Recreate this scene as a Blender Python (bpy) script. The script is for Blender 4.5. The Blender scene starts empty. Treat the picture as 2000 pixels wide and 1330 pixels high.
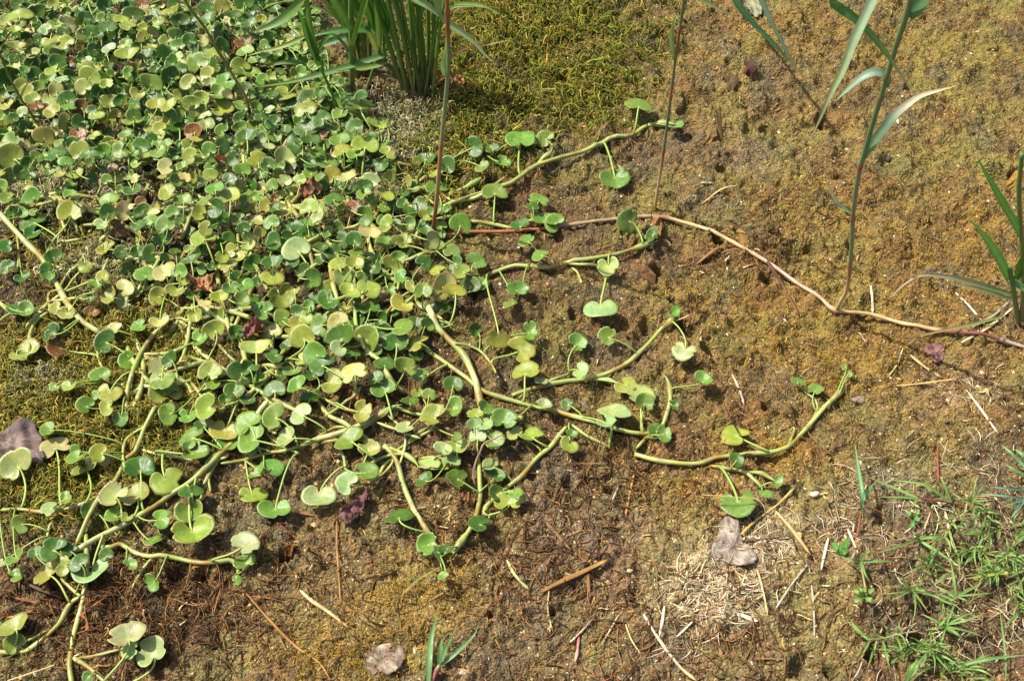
import bpy, math, random
import numpy as np
from mathutils import Vector, Matrix

random.seed(11)
rng = np.random.default_rng(11)
SC = bpy.context.scene
COL = SC.collection

# ------------------------------------------------------------------ camera
H = 1.10                                  # eye height above the mud, metres
PITCH = math.radians(50.0)                # below the horizon
HF = math.radians(45.0)
cam = bpy.data.cameras.new('camera'); co = bpy.data.objects.new('camera', cam)
COL.objects.link(co)
co.location = (0, 0, H); co.rotation_euler = (math.pi / 2 - PITCH, 0, 0)
cam.sensor_fit = 'HORIZONTAL'; cam.angle = HF
cam.clip_start = 0.02; cam.clip_end = 200.0
SC.camera = co

# ------------------------------------------------------------------ daylight
SUN_EL, SUN_AZ = math.radians(56), math.radians(-72)      # azimuth from +Y towards +X: sun far left
world = bpy.data.worlds.new('World'); SC.world = world; world.use_nodes = True
wn = world.node_tree; wn.nodes.clear()
sky = wn.nodes.new('ShaderNodeTexSky'); sky.sky_type = 'NISHITA'; sky.sun_disc = False
sky.sun_elevation = SUN_EL; sky.sun_rotation = SUN_AZ; sky.dust_density = 4.0; sky.ozone_density = .6
bg = wn.nodes.new('ShaderNodeBackground'); bg.inputs[1].default_value = 0.105
wo = wn.nodes.new('ShaderNodeOutputWorld')
wn.links.new(sky.outputs[0], bg.inputs[0]); wn.links.new(bg.outputs[0], wo.inputs[0])
sl = bpy.data.lights.new('sun', 'SUN'); sl.energy = 4.2; sl.angle = math.radians(0.6); sl.color = (1.0, 0.955, 0.88)
so = bpy.data.objects.new('sun', sl); COL.objects.link(so)
sdir = Vector((math.sin(SUN_AZ) * math.cos(SUN_EL), math.cos(SUN_AZ) * math.cos(SUN_EL), math.sin(SUN_EL)))
so.rotation_euler = (-sdir).to_track_quat('-Z', 'Y').to_euler(); so.location = sdir * 5
SC.view_settings.view_transform = 'Standard'; SC.view_settings.look = 'None'
SC.view_settings.exposure = 0.72; SC.view_settings.gamma = 1.0; SC.view_settings.use_curve_mapping = False
SC.cycles.max_bounces = 6; SC.cycles.use_denoising = True

# ------------------------------------------------------------------ photo pixel -> place on the ground
FP = 1000.0 / math.tan(HF / 2)            # focal length in photo pixels
FW = np.array([0, math.cos(PITCH), -math.sin(PITCH)]); UPV = np.array([0, math.sin(PITCH), math.cos(PITCH)])
RT = np.array([1.0, 0, 0]); EYE = np.array([0, 0, H])

def ray(px, py):
    return RT * ((px - 1000.0) / FP) + UPV * ((665.0 - py) / FP) + FW

def at_plane(px, py, z=0.0):
    d = ray(px, py); return EYE + d * ((z - H) / d[2])

def at_y(px, py, Y):
    d = ray(px, py); return EYE + d * (Y / d[1])

def to_px(P):
    P = np.asarray(P) - EYE
    w = P @ FW
    return 1000 + FP * (P @ RT) / w, 665 - FP * (P @ UPV) / w

def pxsize(P):
    return float((np.asarray(P) - EYE) @ FW) / FP

def lin(c):
    c = np.asarray(c, dtype=float) / 255.0
    return np.where(c <= 0.04045, c / 12.92, ((c + 0.055) / 1.055) ** 2.4)

# ------------------------------------------------------------------ naming helpers
def link(o, parent=None, world_m=None):
    COL.objects.link(o)
    m = world_m if world_m is not None else Matrix.Identity(4)
    if parent is not None:
        o.parent = parent
        o.matrix_local = WM[parent.name].inverted() @ m
    else:
        o.matrix_world = m
    WM[o.name] = m
    return o
WM = {}

def tag(o, label=None, cat=None, group=None, kind=None):
    if label: o['label'] = label
    if cat: o['category'] = cat
    if group: o['group'] = group
    if kind or cat: o['kind'] = kind or 'thing'
    return o

def thing(name, loc, label, cat, group=None):
    o = bpy.data.objects.new(name, None); o.empty_display_size = 0.01
    link(o, None, Matrix.Translation(Vector(loc)))
    return tag(o, label, cat, group, 'thing')

def np_mesh(name, V, Q, C=None, mat=None, smooth=True):
    """V (n,3), Q (m,3 or 4) numpy -> mesh; C (n,3) colours as attribute 'col'"""
    me = bpy.data.meshes.new(name)
    V = np.ascontiguousarray(V, dtype=np.float32); Q = np.ascontiguousarray(Q, dtype=np.int32)
    k = Q.shape[1]
    me.vertices.add(len(V)); me.vertices.foreach_set('co', V.ravel())
    me.loops.add(Q.size); me.loops.foreach_set('vertex_index', Q.ravel())
    me.polygons.add(len(Q)); me.polygons.foreach_set('loop_start', np.arange(len(Q), dtype=np.int32) * k)
    me.update(calc_edges=True)
    if C is not None:
        a = me.color_attributes.new('col', 'FLOAT_COLOR', 'POINT')
        cc = np.ones((len(V), 4), dtype=np.float32); cc[:, :3] = C
        a.data.foreach_set('color', cc.ravel())
    me.polygons.foreach_set('use_smooth', np.full(len(Q), smooth))
    if mat: me.materials.append(mat)
    return me

def obj_np(name, V, Q, C, mat, parent=None, smooth=True):
    """vertices in world space; the object's origin goes to the parent's base (or to the mesh's own lowest middle)"""
    V = np.asarray(V, dtype=float)
    base = np.array(WM[parent.name].translation) if parent is not None else np.array([V[:, 0].mean(), V[:, 1].mean(), V[:, 2].min()])
    me = np_mesh(name, V - base, Q, C, mat, smooth)
    return link(bpy.data.objects.new(name, me), parent, Matrix.Translation(Vector(base)))

# ------------------------------------------------------------------ ground relief (spectral noise on a 2.2 mm grid)
GX0, GX1, GY0, GY1, GD = -0.98, 0.98, 0.38, 1.86, 0.0022
NX, NY = int((GX1 - GX0) / GD) + 1, int((GY1 - GY0) / GD) + 1

def field(lo, hi, seed, slope=1.0):
    r = np.random.default_rng(seed)
    f = np.fft.rfft2(r.standard_normal((NY, NX)))
    ky = np.fft.fftfreq(NY, GD)[:, None]; kx = np.fft.rfftfreq(NX, GD)[None, :]
    k = np.sqrt(kx * kx + ky * ky); k[0, 0] = 1e9
    w = np.exp(-(k * lo) ** 2 * 0.7) * (1 - np.exp(-(k * hi) ** 2 * 0.9)) / k ** slope
    w[0, 0] = 0
    g = np.fft.irfft2(f * w, s=(NY, NX)); return g / g.std()

gx = GX0 + np.arange(NX) * GD; gy = GY0 + np.arange(NY) * GD
GXX, GYY = np.meshgrid(gx, gy)
PX, PY = to_px(np.stack([GXX, GYY, np.zeros_like(GXX)], -1))

def blob(cx, cy, rx, ry, p=2.0):
    return np.exp(-(np.abs((PX - cx) / rx) ** p + np.abs((PY - cy) / ry) ** p))

def sm(a, b, x):
    t = np.clip((x - a) / (b - a), 0, 1); return t * t * (3 - 2 * t)

f_big, f_mid, f_sml, f_fin = field(.10, .6, 1, 1.4), field(.026, .11, 2, 1.1), field(.008, .028, 3, 1.0), field(.0045, .009, 4, .4)
f_rid = 1 - np.abs(field(.012, .05, 5, 1.0)) * 1.2
CALM = 1 - .6 * np.clip(blob(1150, 1020, 130, 90) + blob(1250, 1280, 260, 60) + blob(720, 1190, 160, 90) + blob(1750, 950, 90, 50), 0, 1)
Z = .0042 * f_big + CALM * (.0034 * f_mid + .0013 * f_sml * (.5 + .5 * np.clip(f_mid + .6, 0, 1.6))) + CALM * .0011 * f_fin * (.6 + .4 * np.clip(f_sml, -1, 1.5)) + .0014 * f_rid
for cx, cy, rx, ry, dz in [(1165, 1065, 40, 28, .010), (1168, 1010, 45, 35, .004), (1120, 985, 25, 30, -.008), (1500, 880, 50, 26, .012), (1560, 900, 40, 30, .008),
                           (1690, 300, 60, 40, .006), (1350, 700, 60, 30, .008), (1240, 690, 70, 40, -.004), (1480, 455, 70, 30, .010), (1400, 500, 60, 40, .006),
                           (1590, 390, 80, 30, .006), (1180, 345, 80, 50, -.005), (990, 600, 60, 50, .004), (1300, 280, 60, 30, -.006), (90, 640, 40, 25, .012),
                           (690, 1130, 70, 50, -.004), (1230, 600, 90, 30, .005), (1090, 390, 80, 40, -.004), (1650, 1190, 70, 40, .008), (1560, 1230, 60, 40, -.008)]:
    Z += dz * blob(cx, cy, rx, ry)
f_pit = field(.007, .03, 6, .9)
Z -= .0030 * sm(1.5, 2.6, -f_pit) * CALM
f_clod = field(.012, .05, 7, .9)
Z += (.0016 * sm(.0, 1.4, f_clod) + .0010 * sm(1.2, 2.0, f_clod)) * CALM
HOLES = [(1293, 68, 9), (1282, 86, 8), (1347, 90, 20), (1420, 162, 9), (1350, 198, 15), (1340, 222, 14), (1425, 130, 9), (1312, 592, 9), (1445, 452, 12), (1285, 530, 14),
         (1268, 462, 12), (1383, 688, 14), (1645, 346, 15), (1738, 316, 17), (1610, 232, 13), (1182, 292, 13), (1080, 352, 18), (1238, 345, 12), (1500, 545, 14), (1330, 640, 10),
         (1600, 160, 9), (1545, 60, 8), (1410, 330, 10), (1520, 455, 16), (1405, 470, 12), (1700, 470, 8), (1660, 420, 8), (1110, 940, 13), (1190, 960, 9), (1500, 790, 10),
         (1260, 640, 10), (980, 640, 9), (1585, 480, 12), (1660, 488, 9), (1120, 620, 8), (1560, 1310, 18), (1620, 1318, 15), (1495, 250, 10), (1960, 260, 14), (1990, 345, 16),
         (1430, 1010, 8), (355, 1130, 22), (395, 1130, 16), (560, 1085, 14), (960, 1200, 10), (1080, 1190, 8), (1790, 1260, 16), (1820, 1190, 20), (1900, 1090, 25), (1700, 1290, 14)]
for cx, cy, r in HOLES:
    q = at_plane(cx, cy); pr = r * pxsize(q)
    d2 = ((GXX - q[0]) ** 2 + ((GYY - q[1]) * .9) ** 2) / pr ** 2
    Z -= .017 * np.exp(-d2 * d2) * min(1.0, r / 11) * (1 if r < 17 else .55); Z += .003 * np.exp(-(np.sqrt(d2) - 1.6) ** 2 * 4)

def GH(x, y):
    x = np.asarray(x, float); y = np.asarray(y, float)
    u = np.clip((x - GX0) / GD, 0, NX - 1.001); v = np.clip((y - GY0) / GD, 0, NY - 1.001)
    i = u.astype(int); j = v.astype(int); a = u - i; b = v - j
    return (Z[j, i] * (1 - a) + Z[j, i + 1] * a) * (1 - b) + (Z[j + 1, i] * (1 - a) + Z[j + 1, i + 1] * a) * b

def at(px, py, h=0.0):
    """point above the real ground by h, seen at the photo pixel"""
    z = h
    for _ in range(3):
        p = at_plane(px, py, z); z = float(GH(p[0], p[1])) + h
    return at_plane(px, py, z)
# ------------------------------------------------------------------ materials
def new_mat(name):
    m = bpy.data.materials.new(name); m.use_nodes = True
    nt = m.node_tree; nt.nodes.clear()
    out = nt.nodes.new('ShaderNodeOutputMaterial'); b = nt.nodes.new('ShaderNodeBsdfPrincipled')
    nt.links.new(b.outputs[0], out.inputs[0])
    return m, nt, b, out

def N(nt, t, **kw):
    n = nt.nodes.new(t)
    for k, v in kw.items(): setattr(n, k, v)
    return n

def mixc(nt, fac, a, b, mode='MIX'):
    n = N(nt, 'ShaderNodeMix', data_type='RGBA', blend_type=mode)
    for s, v in ((0, fac), (6, a), (7, b)):
        if hasattr(v, 'is_linked'): nt.links.new(v, n.inputs[s])
        else: n.inputs[s].default_value = v if s == 0 else (*v, 1) if len(v) == 3 else v
    return n.outputs[2]

def rampf(nt, x, a, b, lo=0.0, hi=1.0):
    n = N(nt, 'ShaderNodeMapRange', interpolation_type='SMOOTHSTEP')
    nt.links.new(x, n.inputs[0])
    n.inputs[1].default_value = a; n.inputs[2].default_value = b; n.inputs[3].default_value = lo; n.inputs[4].default_value = hi
    return n.outputs[0]

def noise(nt, scale, detail=3, vec=None, rough=.6):
    n = N(nt, 'ShaderNodeTexNoise'); n.inputs['Scale'].default_value = scale; n.inputs['Detail'].default_value = detail
    n.inputs['Roughness'].default_value = rough
    if vec is not None: nt.links.new(vec, n.inputs['Vector'])
    return n.outputs['Fac']

def add_bump(nt, b, h, strength, dist):
    bp = N(nt, 'ShaderNodeBump'); bp.inputs['Strength'].default_value = strength; bp.inputs['Distance'].default_value = dist
    nt.links.new(h, bp.inputs['Height']); nt.links.new(bp.outputs[0], b.inputs['Normal']); return bp

def translucent(nt, b, out, color, amount):
    t = N(nt, 'ShaderNodeBsdfTranslucent'); mx = N(nt, 'ShaderNodeMixShader'); mx.inputs[0].default_value = amount
    nt.links.new(color, t.inputs[0]); nt.links.new(b.outputs[0], mx.inputs[1]); nt.links.new(t.outputs[0], mx.inputs[2])
    nt.links.new(mx.outputs[0], out.inputs[0])

def attr_mat(name, rough=.6, spec=.4, trans=0.0, grain=250.0, amt=.35, bump=.25):
    m, nt, b, out = new_mat(name)
    a = N(nt, 'ShaderNodeVertexColor', layer_name='col')
    geo = N(nt, 'ShaderNodeTexCoord')
    n = noise(nt, grain, 3, geo.outputs['Object'])
    c = mixc(nt, 1.0, a.outputs[0], mixc(nt, n, (1 - amt,) * 3, (1 + amt,) * 3), 'MULTIPLY')
    nt.links.new(c, b.inputs['Base Color'])
    b.inputs['Roughness'].default_value = rough; b.inputs['Specular IOR Level'].default_value = spec
    if bump: add_bump(nt, b, n, bump, .0008)
    if trans: translucent(nt, b, out, c, trans)
    return m

# mud and algae
M_GROUND, nt, b, out = new_mat('mud_and_algae')
a = N(nt, 'ShaderNodeVertexColor', layer_name='col'); tc = N(nt, 'ShaderNodeTexCoord')
n1 = noise(nt, 420, 4, tc.outputs['Object'], .7); n2 = noise(nt, 1100, 2, tc.outputs['Object'], .6)
v = N(nt, 'ShaderNodeTexVoronoi'); v.inputs['Scale'].default_value = 330; nt.links.new(tc.outputs['Object'], v.inputs['Vector'])
c = mixc(nt, 1.0, a.outputs[0], mixc(nt, rampf(nt, n1, .3, .72), (.42, .40, .38), (1.50, 1.48, 1.42)), 'MULTIPLY')  # low noise paints the shade of fine pits; the bump follows it too
c = mixc(nt, rampf(nt, n2, .70, .80, 0, .55), c, tuple(lin((196, 168, 118))))
c = mixc(nt, rampf(nt, n1, .60, .78, 0, .4), c, mixc(nt, 1.0, a.outputs[0], (1.25, .95, .62), 'MULTIPLY'))
nt.links.new(c, b.inputs['Base Color'])
wet = noise(nt, 14, 2, tc.outputs['Object'])
nt.links.new(rampf(nt, wet, .38, .6, .42, .92), b.inputs['Roughness']); b.inputs['Specular IOR Level'].default_value = .35
s = N(nt, 'ShaderNodeMath', operation='ADD'); nt.links.new(n1, s.inputs[0]); nt.links.new(v.outputs['Distance'], s.inputs[1])
add_bump(nt, b, s.outputs[0], 1.0, .0032)

# round leaves: colour and wear come from each leaf's own object colour
M_LEAF, nt, b, out = new_mat('leaf_blade')
oi = N(nt, 'ShaderNodeObjectInfo'); tc = N(nt, 'ShaderNodeTexCoord')
lr = N(nt, 'ShaderNodeAttribute', attribute_name='lr'); lt = N(nt, 'ShaderNodeAttribute', attribute_name='lt')
off = N(nt, 'ShaderNodeVectorMath', operation='ADD'); rv = N(nt, 'ShaderNodeMath', operation='MULTIPLY'); rv.inputs[1].default_value = 37
nt.links.new(oi.outputs['Random'], rv.inputs[0]); nt.links.new(tc.outputs['Object'], off.inputs[0]); nt.links.new(rv.outputs[0], off.inputs[1])
vw = N(nt, 'ShaderNodeMath', operation='MULTIPLY'); vw.inputs[1].default_value = 34; nt.links.new(lt.outputs['Fac'], vw.inputs[0])
vs = N(nt, 'ShaderNodeMath', operation='SINE'); nt.links.new(vw.outputs[0], vs.inputs[0])
vein = rampf(nt, vs.outputs[0], -.2, 1.0)
mot = noise(nt, 3.2, 4, off.outputs[0]); fine = noise(nt, 13, 3, off.outputs[0])
c = mixc(nt, 1.0, oi.outputs['Color'], mixc(nt, mot, (.60, .68, .56), (1.40, 1.32, 1.42)), 'MULTIPLY')
big = noise(nt, .9, 2, off.outputs[0])
c = mixc(nt, rampf(nt, big, .42, .72, 0, .55), c, mixc(nt, 1.0, c, (1.5, 1.22, .9), 'MULTIPLY'))
c = mixc(nt, 1.0, c, mixc(nt, vein, (.95, .955, .95), (1.06, 1.055, 1.04)), 'MULTIPLY')
yel = mixc(nt, .55, c, tuple(lin((168, 160, 76))))
wear = oi.outputs['Alpha']
wm = N(nt, 'ShaderNodeMath', operation='MULTIPLY'); nt.links.new(rampf(nt, mot, .48, .66), wm.inputs[0]); nt.links.new(wear, wm.inputs[1])
c = mixc(nt, wm.outputs[0], c, yel)
edge = N(nt, 'ShaderNodeMath', operation='ADD'); nt.links.new(rampf(nt, lr.outputs['Fac'], .55, 1.0, 0, .42), edge.inputs[0]); nt.links.new(fine, edge.inputs[1])
br = N(nt, 'ShaderNodeMath', operation='MULTIPLY'); nt.links.new(rampf(nt, edge.outputs[0], .78, .92), br.inputs[0]); nt.links.new(rampf(nt, wear, .12, .9), br.inputs[1])
c = mixc(nt, br.outputs[0], c, tuple(lin((122, 76, 44))))
sp = noise(nt, 24, 1, off.outputs[0])
c = mixc(nt, rampf(nt, sp, .70, .76, 0, .45), c, tuple(lin((70, 62, 34))))
c = mixc(nt, rampf(nt, lr.outputs['Fac'], .17, .03, 0, .75), c, tuple(lin((190, 190, 110))))
c = mixc(nt, rampf(nt, lr.outputs['Fac'], .93, .99, 0, .3), c, mixc(nt, .5, c, tuple(lin((205, 205, 130)))))
nt.links.new(c, b.inputs['Base Color'])
nt.links.new(rampf(nt, mot, .3, .7, .2, .42), b.inputs['Roughness']); b.inputs['Specular IOR Level'].default_value = .5
bh = N(nt, 'ShaderNodeMath', operation='MULTIPLY_ADD'); nt.links.new(vein, bh.inputs[0]); bh.inputs[1].default_value = .12; nt.links.new(fine, bh.inputs[2])
add_bump(nt, b, bh.outputs[0], .14, .03)
tcol = mixc(nt, 1.0, c, (1.25, 1.3, .55), 'MULTIPLY')
translucent(nt, b, out, tcol, .26)

M_STEM = attr_mat('fleshy_stem', .45, .5, 0.0, 160, .22, .3)
M_PET = attr_mat('leaf_stalk', .42, .5, 0.08, 160, .15, .15)
M_GRASS = attr_mat('grass_blade', .42, .4, .40, 120, .22, .1)
M_THREAD = attr_mat('moss_thread', .8, .25, .12, 300, .3, 0)
M_DRY = attr_mat('dry_straw', .7, .3, .05, 260, .4, .3)
M_DEAD = attr_mat('dead_leaf', .75, .3, 0.0, 140, .55, .9)
M_STONE = attr_mat('pebble_stone', .8, .3, 0.0, 200, .4, .6)

# ------------------------------------------------------------------ ground sheet
def ground_colors():
    base = np.zeros(PX.shape + (3,)); wsum = np.full(PX.shape, .05); base += .05 * lin((128, 98, 52))
    R = [  # centre x, y, radii, colour painted there, weight
        (1050, 70, 190, 130, (104, 96, 36), 1.6), (1150, 215, 70, 35, (88, 86, 30), .8), (960, 230, 80, 60, (92, 84, 36), 1),
        (1350, 60, 130, 80, (138, 108, 64), 1), (1330, 200, 160, 70, (138, 106, 62), 1), (1600, 80, 200, 120, (138, 112, 52), 1), (1880, 80, 180, 140, (140, 118, 52), 1),
        (1560, 240, 130, 80, (140, 108, 56), 1), (1840, 260, 160, 100, (134, 112, 50), 1), (1480, 300, 60, 30, (132, 124, 108), .9), (1740, 340, 80, 40, (92, 80, 52), .8),
        (1200, 320, 130, 60, (134, 104, 56), 1), (1120, 450, 170, 80, (104, 80, 48), 1), (1180, 560, 150, 90, (132, 102, 54), 1), (1430, 480, 140, 70, (106, 80, 42), 1),
        (1400, 380, 150, 60, (134, 108, 52), 1), (1650, 430, 130, 80, (142, 114, 48), 1), (1850, 470, 130, 100, (150, 116, 52), 1), (1450, 620, 170, 80, (146, 114, 50), 1),
        (1790, 590, 120, 60, (152, 112, 54), 1), (1600, 700, 140, 70, (150, 116, 50), 1), (1250, 690, 60, 40, (112, 100, 72), .8), (1480, 770, 150, 70, (140, 106, 56), 1),
        (1260, 790, 120, 60, (116, 88, 46), 1), (1040, 680, 90, 80, (104, 82, 48), 1), (1180, 930, 130, 80, (108, 78, 52), 1.2), (1160, 1020, 90, 70, (122, 104, 88), 1.8),
        (1340, 950, 90, 70, (150, 114, 54), 1), (1500, 900, 90, 40, (150, 116, 44), 1), (1700, 900, 70, 40, (160, 136, 56), .7), (1800, 800, 150, 70, (132, 100, 60), 1),
        (1730, 930, 45, 25, (126, 112, 96), .9), (1900, 1050, 160, 130, (108, 88, 64), 1.2), (1560, 1120, 130, 80, (140, 108, 62), 1), (1600, 1250, 150, 80, (118, 96, 64), 1),
        (1850, 1260, 150, 90, (86, 68, 50), 1.1), (1370, 1130, 70, 42, (204, 184, 142), 2.6), (1420, 1195, 60, 30, (200, 178, 134), 1.8), (1500, 1050, 40, 40, (186, 164, 112), 1.6), (1860, 770, 50, 36, (178, 154, 112), 1.2), (1370, 1150, 120, 90, (156, 124, 74), 1), (1420, 1270, 130, 70, (134, 102, 58), 1), (1150, 1270, 170, 70, (128, 102, 62), 1),
        (1060, 1120, 140, 60, (126, 88, 58), 1.1), (840, 1110, 90, 60, (152, 124, 46), 1), (770, 1180, 110, 60, (156, 126, 42), 1.1), (640, 1290, 140, 60, (150, 120, 48), 1),
        (720, 1110, 50, 30, (116, 106, 90), 1), (560, 1150, 120, 70, (134, 104, 52), 1), (480, 1290, 60, 40, (118, 106, 82), 1), (330, 1240, 150, 80, (112, 82, 50), 1.2),
        (120, 1240, 140, 90, (92, 68, 42), 1.2), (560, 1000, 100, 60, (118, 94, 58), 1), (760, 960, 80, 60, (136, 106, 54), 1), (900, 980, 80, 70, (124, 92, 54), 1),
        (960, 1280, 110, 60, (126, 96, 54), 1), (150, 720, 170, 120, (108, 94, 36), 1.3), (110, 640, 40, 25, (140, 104, 66), 1), (60, 980, 120, 60, (92, 82, 36), 1),
        (250, 1080, 130, 50, (98, 74, 42), 1), (330, 250, 420, 280, (50, 42, 24), 2.2), (620, 480, 260, 180, (52, 43, 25), 2.0), (520, 780, 250, 100, (78, 62, 40), 1.2), (800, 720, 160, 90, (92, 72, 44), 1.2)]  # the two darkest entries paint the leaf carpet's shade into the mud colour
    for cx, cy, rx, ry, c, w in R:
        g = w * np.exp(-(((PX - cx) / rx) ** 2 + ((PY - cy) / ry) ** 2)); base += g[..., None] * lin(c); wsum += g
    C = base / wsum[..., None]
    na, nb, nc, ndd = field(.02, .12, 21, 1.0), field(.008, .04, 22, .8), field(.03, .2, 23, 1.2), field(.006, .02, 24, .5)
    def mix(C, m, col): return C * (1 - m[..., None]) + m[..., None] * col
    C = mix(C, .62 * sm(.35, 1.4, na + .6 * nb), lin((74, 58, 32)))                 # rotting, darker brown
    C = mix(C, .55 * sm(.4, 1.4, nb - .4 * na), lin((164, 138, 48)))               # yellow algae tufts
    C = mix(C, .55 * sm(.9, 1.6, nc + .35 * nb), lin((122, 110, 88)))              # bare grey silt
    C = mix(C, .55 * sm(.7, 1.5, field(.012, .06, 26, 1.0) + .4 * nc), lin((84, 80, 50)))
    C = mix(C, .50 * sm(.9, 1.7, field(.007, .03, 27, .9)), lin((58, 44, 24)))
    C = mix(C, .40 * sm(.8, 1.7, -nc + .5 * ndd), lin((150, 92, 46)))              # rusty film
    fb = field(.05, .28, 28, 1.2)
    C = mix(C, .50 * sm(.1, 1.4, fb), lin((136, 124, 50)))
    C = mix(C, .45 * sm(.2, 1.5, -fb), lin((108, 80, 52)))
    C = mix(C, .45 * sm(1.2, 2.0, ndd), lin((176, 142, 84)))
    C = mix(C, .50 * sm(1.1, 1.9, -ndd + .2 * na), lin((66, 50, 26)))
    g = C.mean(-1, keepdims=True); fg = sm(820, 1000, PY)[..., None]; return (g + (C - g) * (.88 - .12 * fg)) * (1 + .16 * fg) * np.array([1.05, 1.13, 1.02])

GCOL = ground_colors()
def gcol(xy):
    i = np.clip(((xy[:, 0] - GX0) / GD).astype(int), 0, NX - 1); j = np.clip(((xy[:, 1] - GY0) / GD).astype(int), 0, NY - 1); return GCOL[j, i]
MOSS_SHADE = blob(1050, 60, 170, 110) + blob(930, 150, 80, 110) + .5 * blob(130, 735, 190, 75)
GCOL = GCOL * (1 - .45 * np.clip(MOSS_SHADE, 0, 1))[..., None]  # ground colour darkened under the moss as painted shade between the threads
def build_ground():
    C = GCOL
    ex = np.array([.02, .06, .15, .4, 1, 2.5, 6, 14, 30]); 
    xs = np.concatenate([GX0 - ex[::-1], gx, GX1 + ex]); ys = np.concatenate([GY0 - ex[::-1], gy, GY1 + ex])
    k = len(ex); X, Y = np.meshgrid(xs, ys)
    jj = np.clip(np.arange(len(ys)) - k, 0, NY - 1); ii = np.clip(np.arange(len(xs)) - k, 0, NX - 1)
    ox = np.maximum(np.maximum(GX0 - X, X - GX1), 0); oy = np.maximum(np.maximum(GY0 - Y, Y - GY1), 0)
    fade = np.exp(-np.maximum(ox, oy) / .1)
    ZZ = Z[np.ix_(jj, ii)] * fade; CC = C[np.ix_(jj, ii)] * fade[..., None] + lin((122, 94, 50)) * (1 - fade[..., None])
    ny, nx = X.shape; idx = np.arange(ny * nx).reshape(ny, nx)
    Q = np.stack([idx[:-1, :-1], idx[:-1, 1:], idx[1:, 1:], idx[1:, :-1]], -1).reshape(-1, 4)
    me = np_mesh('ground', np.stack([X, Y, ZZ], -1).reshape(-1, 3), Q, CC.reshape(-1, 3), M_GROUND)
    o = link(bpy.data.objects.new('ground', me)); o['kind'] = 'structure'
    o['label'] = 'brown mud crusted with yellow and rusty dried algae'
build_ground()

# ------------------------------------------------------------------ shape builders
def spline(P, n):
    P = np.asarray(P, float)
    if len(P) == 2: P = np.stack([P[0], (P[0] + P[1]) / 2, P[1]])
    E = np.concatenate([[2 * P[0] - P[1]], P, [2 * P[-1] - P[-2]]])
    L = np.concatenate([[0], np.cumsum(np.linalg.norm(np.diff(P, axis=0), axis=1))])
    s = np.linspace(0, L[-1], n); k = np.clip(np.searchsorted(L, s, side='right') - 1, 0, len(P) - 2)
    t = ((s - L[k]) / np.maximum(L[k + 1] - L[k], 1e-9))[:, None]
    a, b, c, d = E[k], E[k + 1], E[k + 2], E[k + 3]
    return .5 * (2 * b + (c - a) * t + (2 * a - 5 * b + 4 * c - d) * t ** 2 + (3 * b - a - 3 * c + d) * t ** 3)

def unit(v):
    v = np.asarray(v, float); return v / np.maximum(np.linalg.norm(v, axis=-1, keepdims=True), 1e-12)

def tube(P, r, sides=8, flat=1.0):
    P = np.asarray(P, float); n = len(P); T = unit(np.gradient(P, axis=0))
    r = np.broadcast_to(np.asarray(r, float), (n,))
    ref = np.array([0, 0, 1.0]) if abs(T[:, 2]).mean() < .8 else np.array([1.0, 0, 0])
    A = unit(np.cross(T, ref)); B = unit(np.cross(A, T))
    th = np.arange(sides) * 2 * math.pi / sides
    V = P[:, None] + r[:, None, None] * (np.cos(th)[None, :, None] * A[:, None] + flat * np.sin(th)[None, :, None] * B[:, None])
    V = np.concatenate([V.reshape(-1, 3), P[:1], P[-1:]])
    i = np.arange(n - 1)[:, None] * sides; j = np.arange(sides)[None]; k = (j + 1) % sides
    Q = np.stack([i + j, i + k, i + sides + k, i + sides + j], -1).reshape(-1, 4)
    e0, e1 = n * sides, n * sides + 1; j = np.arange(sides); k = (j + 1) % sides
    cap0 = np.stack([k, j, np.full(sides, e0), np.full(sides, e0)], -1)
    T3 = np.concatenate([Q[:, [0, 1, 2]], Q[:, [0, 2, 3]], cap0[:, :3], np.stack([(n - 1) * sides + j, (n - 1) * sides + k, np.full(sides, e1)], -1)])
    return V, T3

def tube_cols(C, sides):
    C = np.asarray(C, float); return np.concatenate([np.repeat(C, sides, axis=0), C[:1], C[-1:]])

def blade(P, w, face, fold=.25, C=None, twist=0.0):
    """grass blade: spine P, half width w per point, V fold; face = rough facing of its upper side"""
    P = np.asarray(P, float); n = len(P); T = unit(np.gradient(P, axis=0))
    S = unit(np.cross(T, np.asarray(face, float))); U = unit(np.cross(S, T))
    if twist:
        a = np.linspace(0, twist, n)[:, None]; S, U = S * np.cos(a) + U * np.sin(a), U * np.cos(a) - S * np.sin(a)
    w = np.asarray(w)[:, None]
    V = np.stack([P - S * w + U * w * fold, P - S * w * .5 + U * w * fold * .35, P, P + S * w * .5 + U * w * fold * .35, P + S * w + U * w * fold], 1).reshape(-1, 3)
    i = np.arange(n - 1)[:, None] * 5; j = np.arange(4)[None]
    Q = np.stack([i + j, i + j + 1, i + j + 6, i + j + 5], -1).reshape(-1, 4)
    Ca = np.repeat(np.asarray(C, float), 5, axis=0).reshape(n, 5, 3) * np.array([.9, 1.05, 1.25, 1.0, .9])[None, :, None]
    return V, Q, Ca.reshape(-1, 3)

def wprof(n, w, kind='leaf'):
    t = np.linspace(0, 1, n)
    if kind == 'leaf': p = np.minimum(1, .55 + t * 2.2) * np.clip((1 - t) * 1.9, 0, 1) ** .8
    else: p = np.clip(np.minimum(t * 6 + .15, (1 - t) * 3), 0, 1)
    return w * np.maximum(p, .03)

TOCAM = lambda p: unit(EYE - np.asarray(p))
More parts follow.
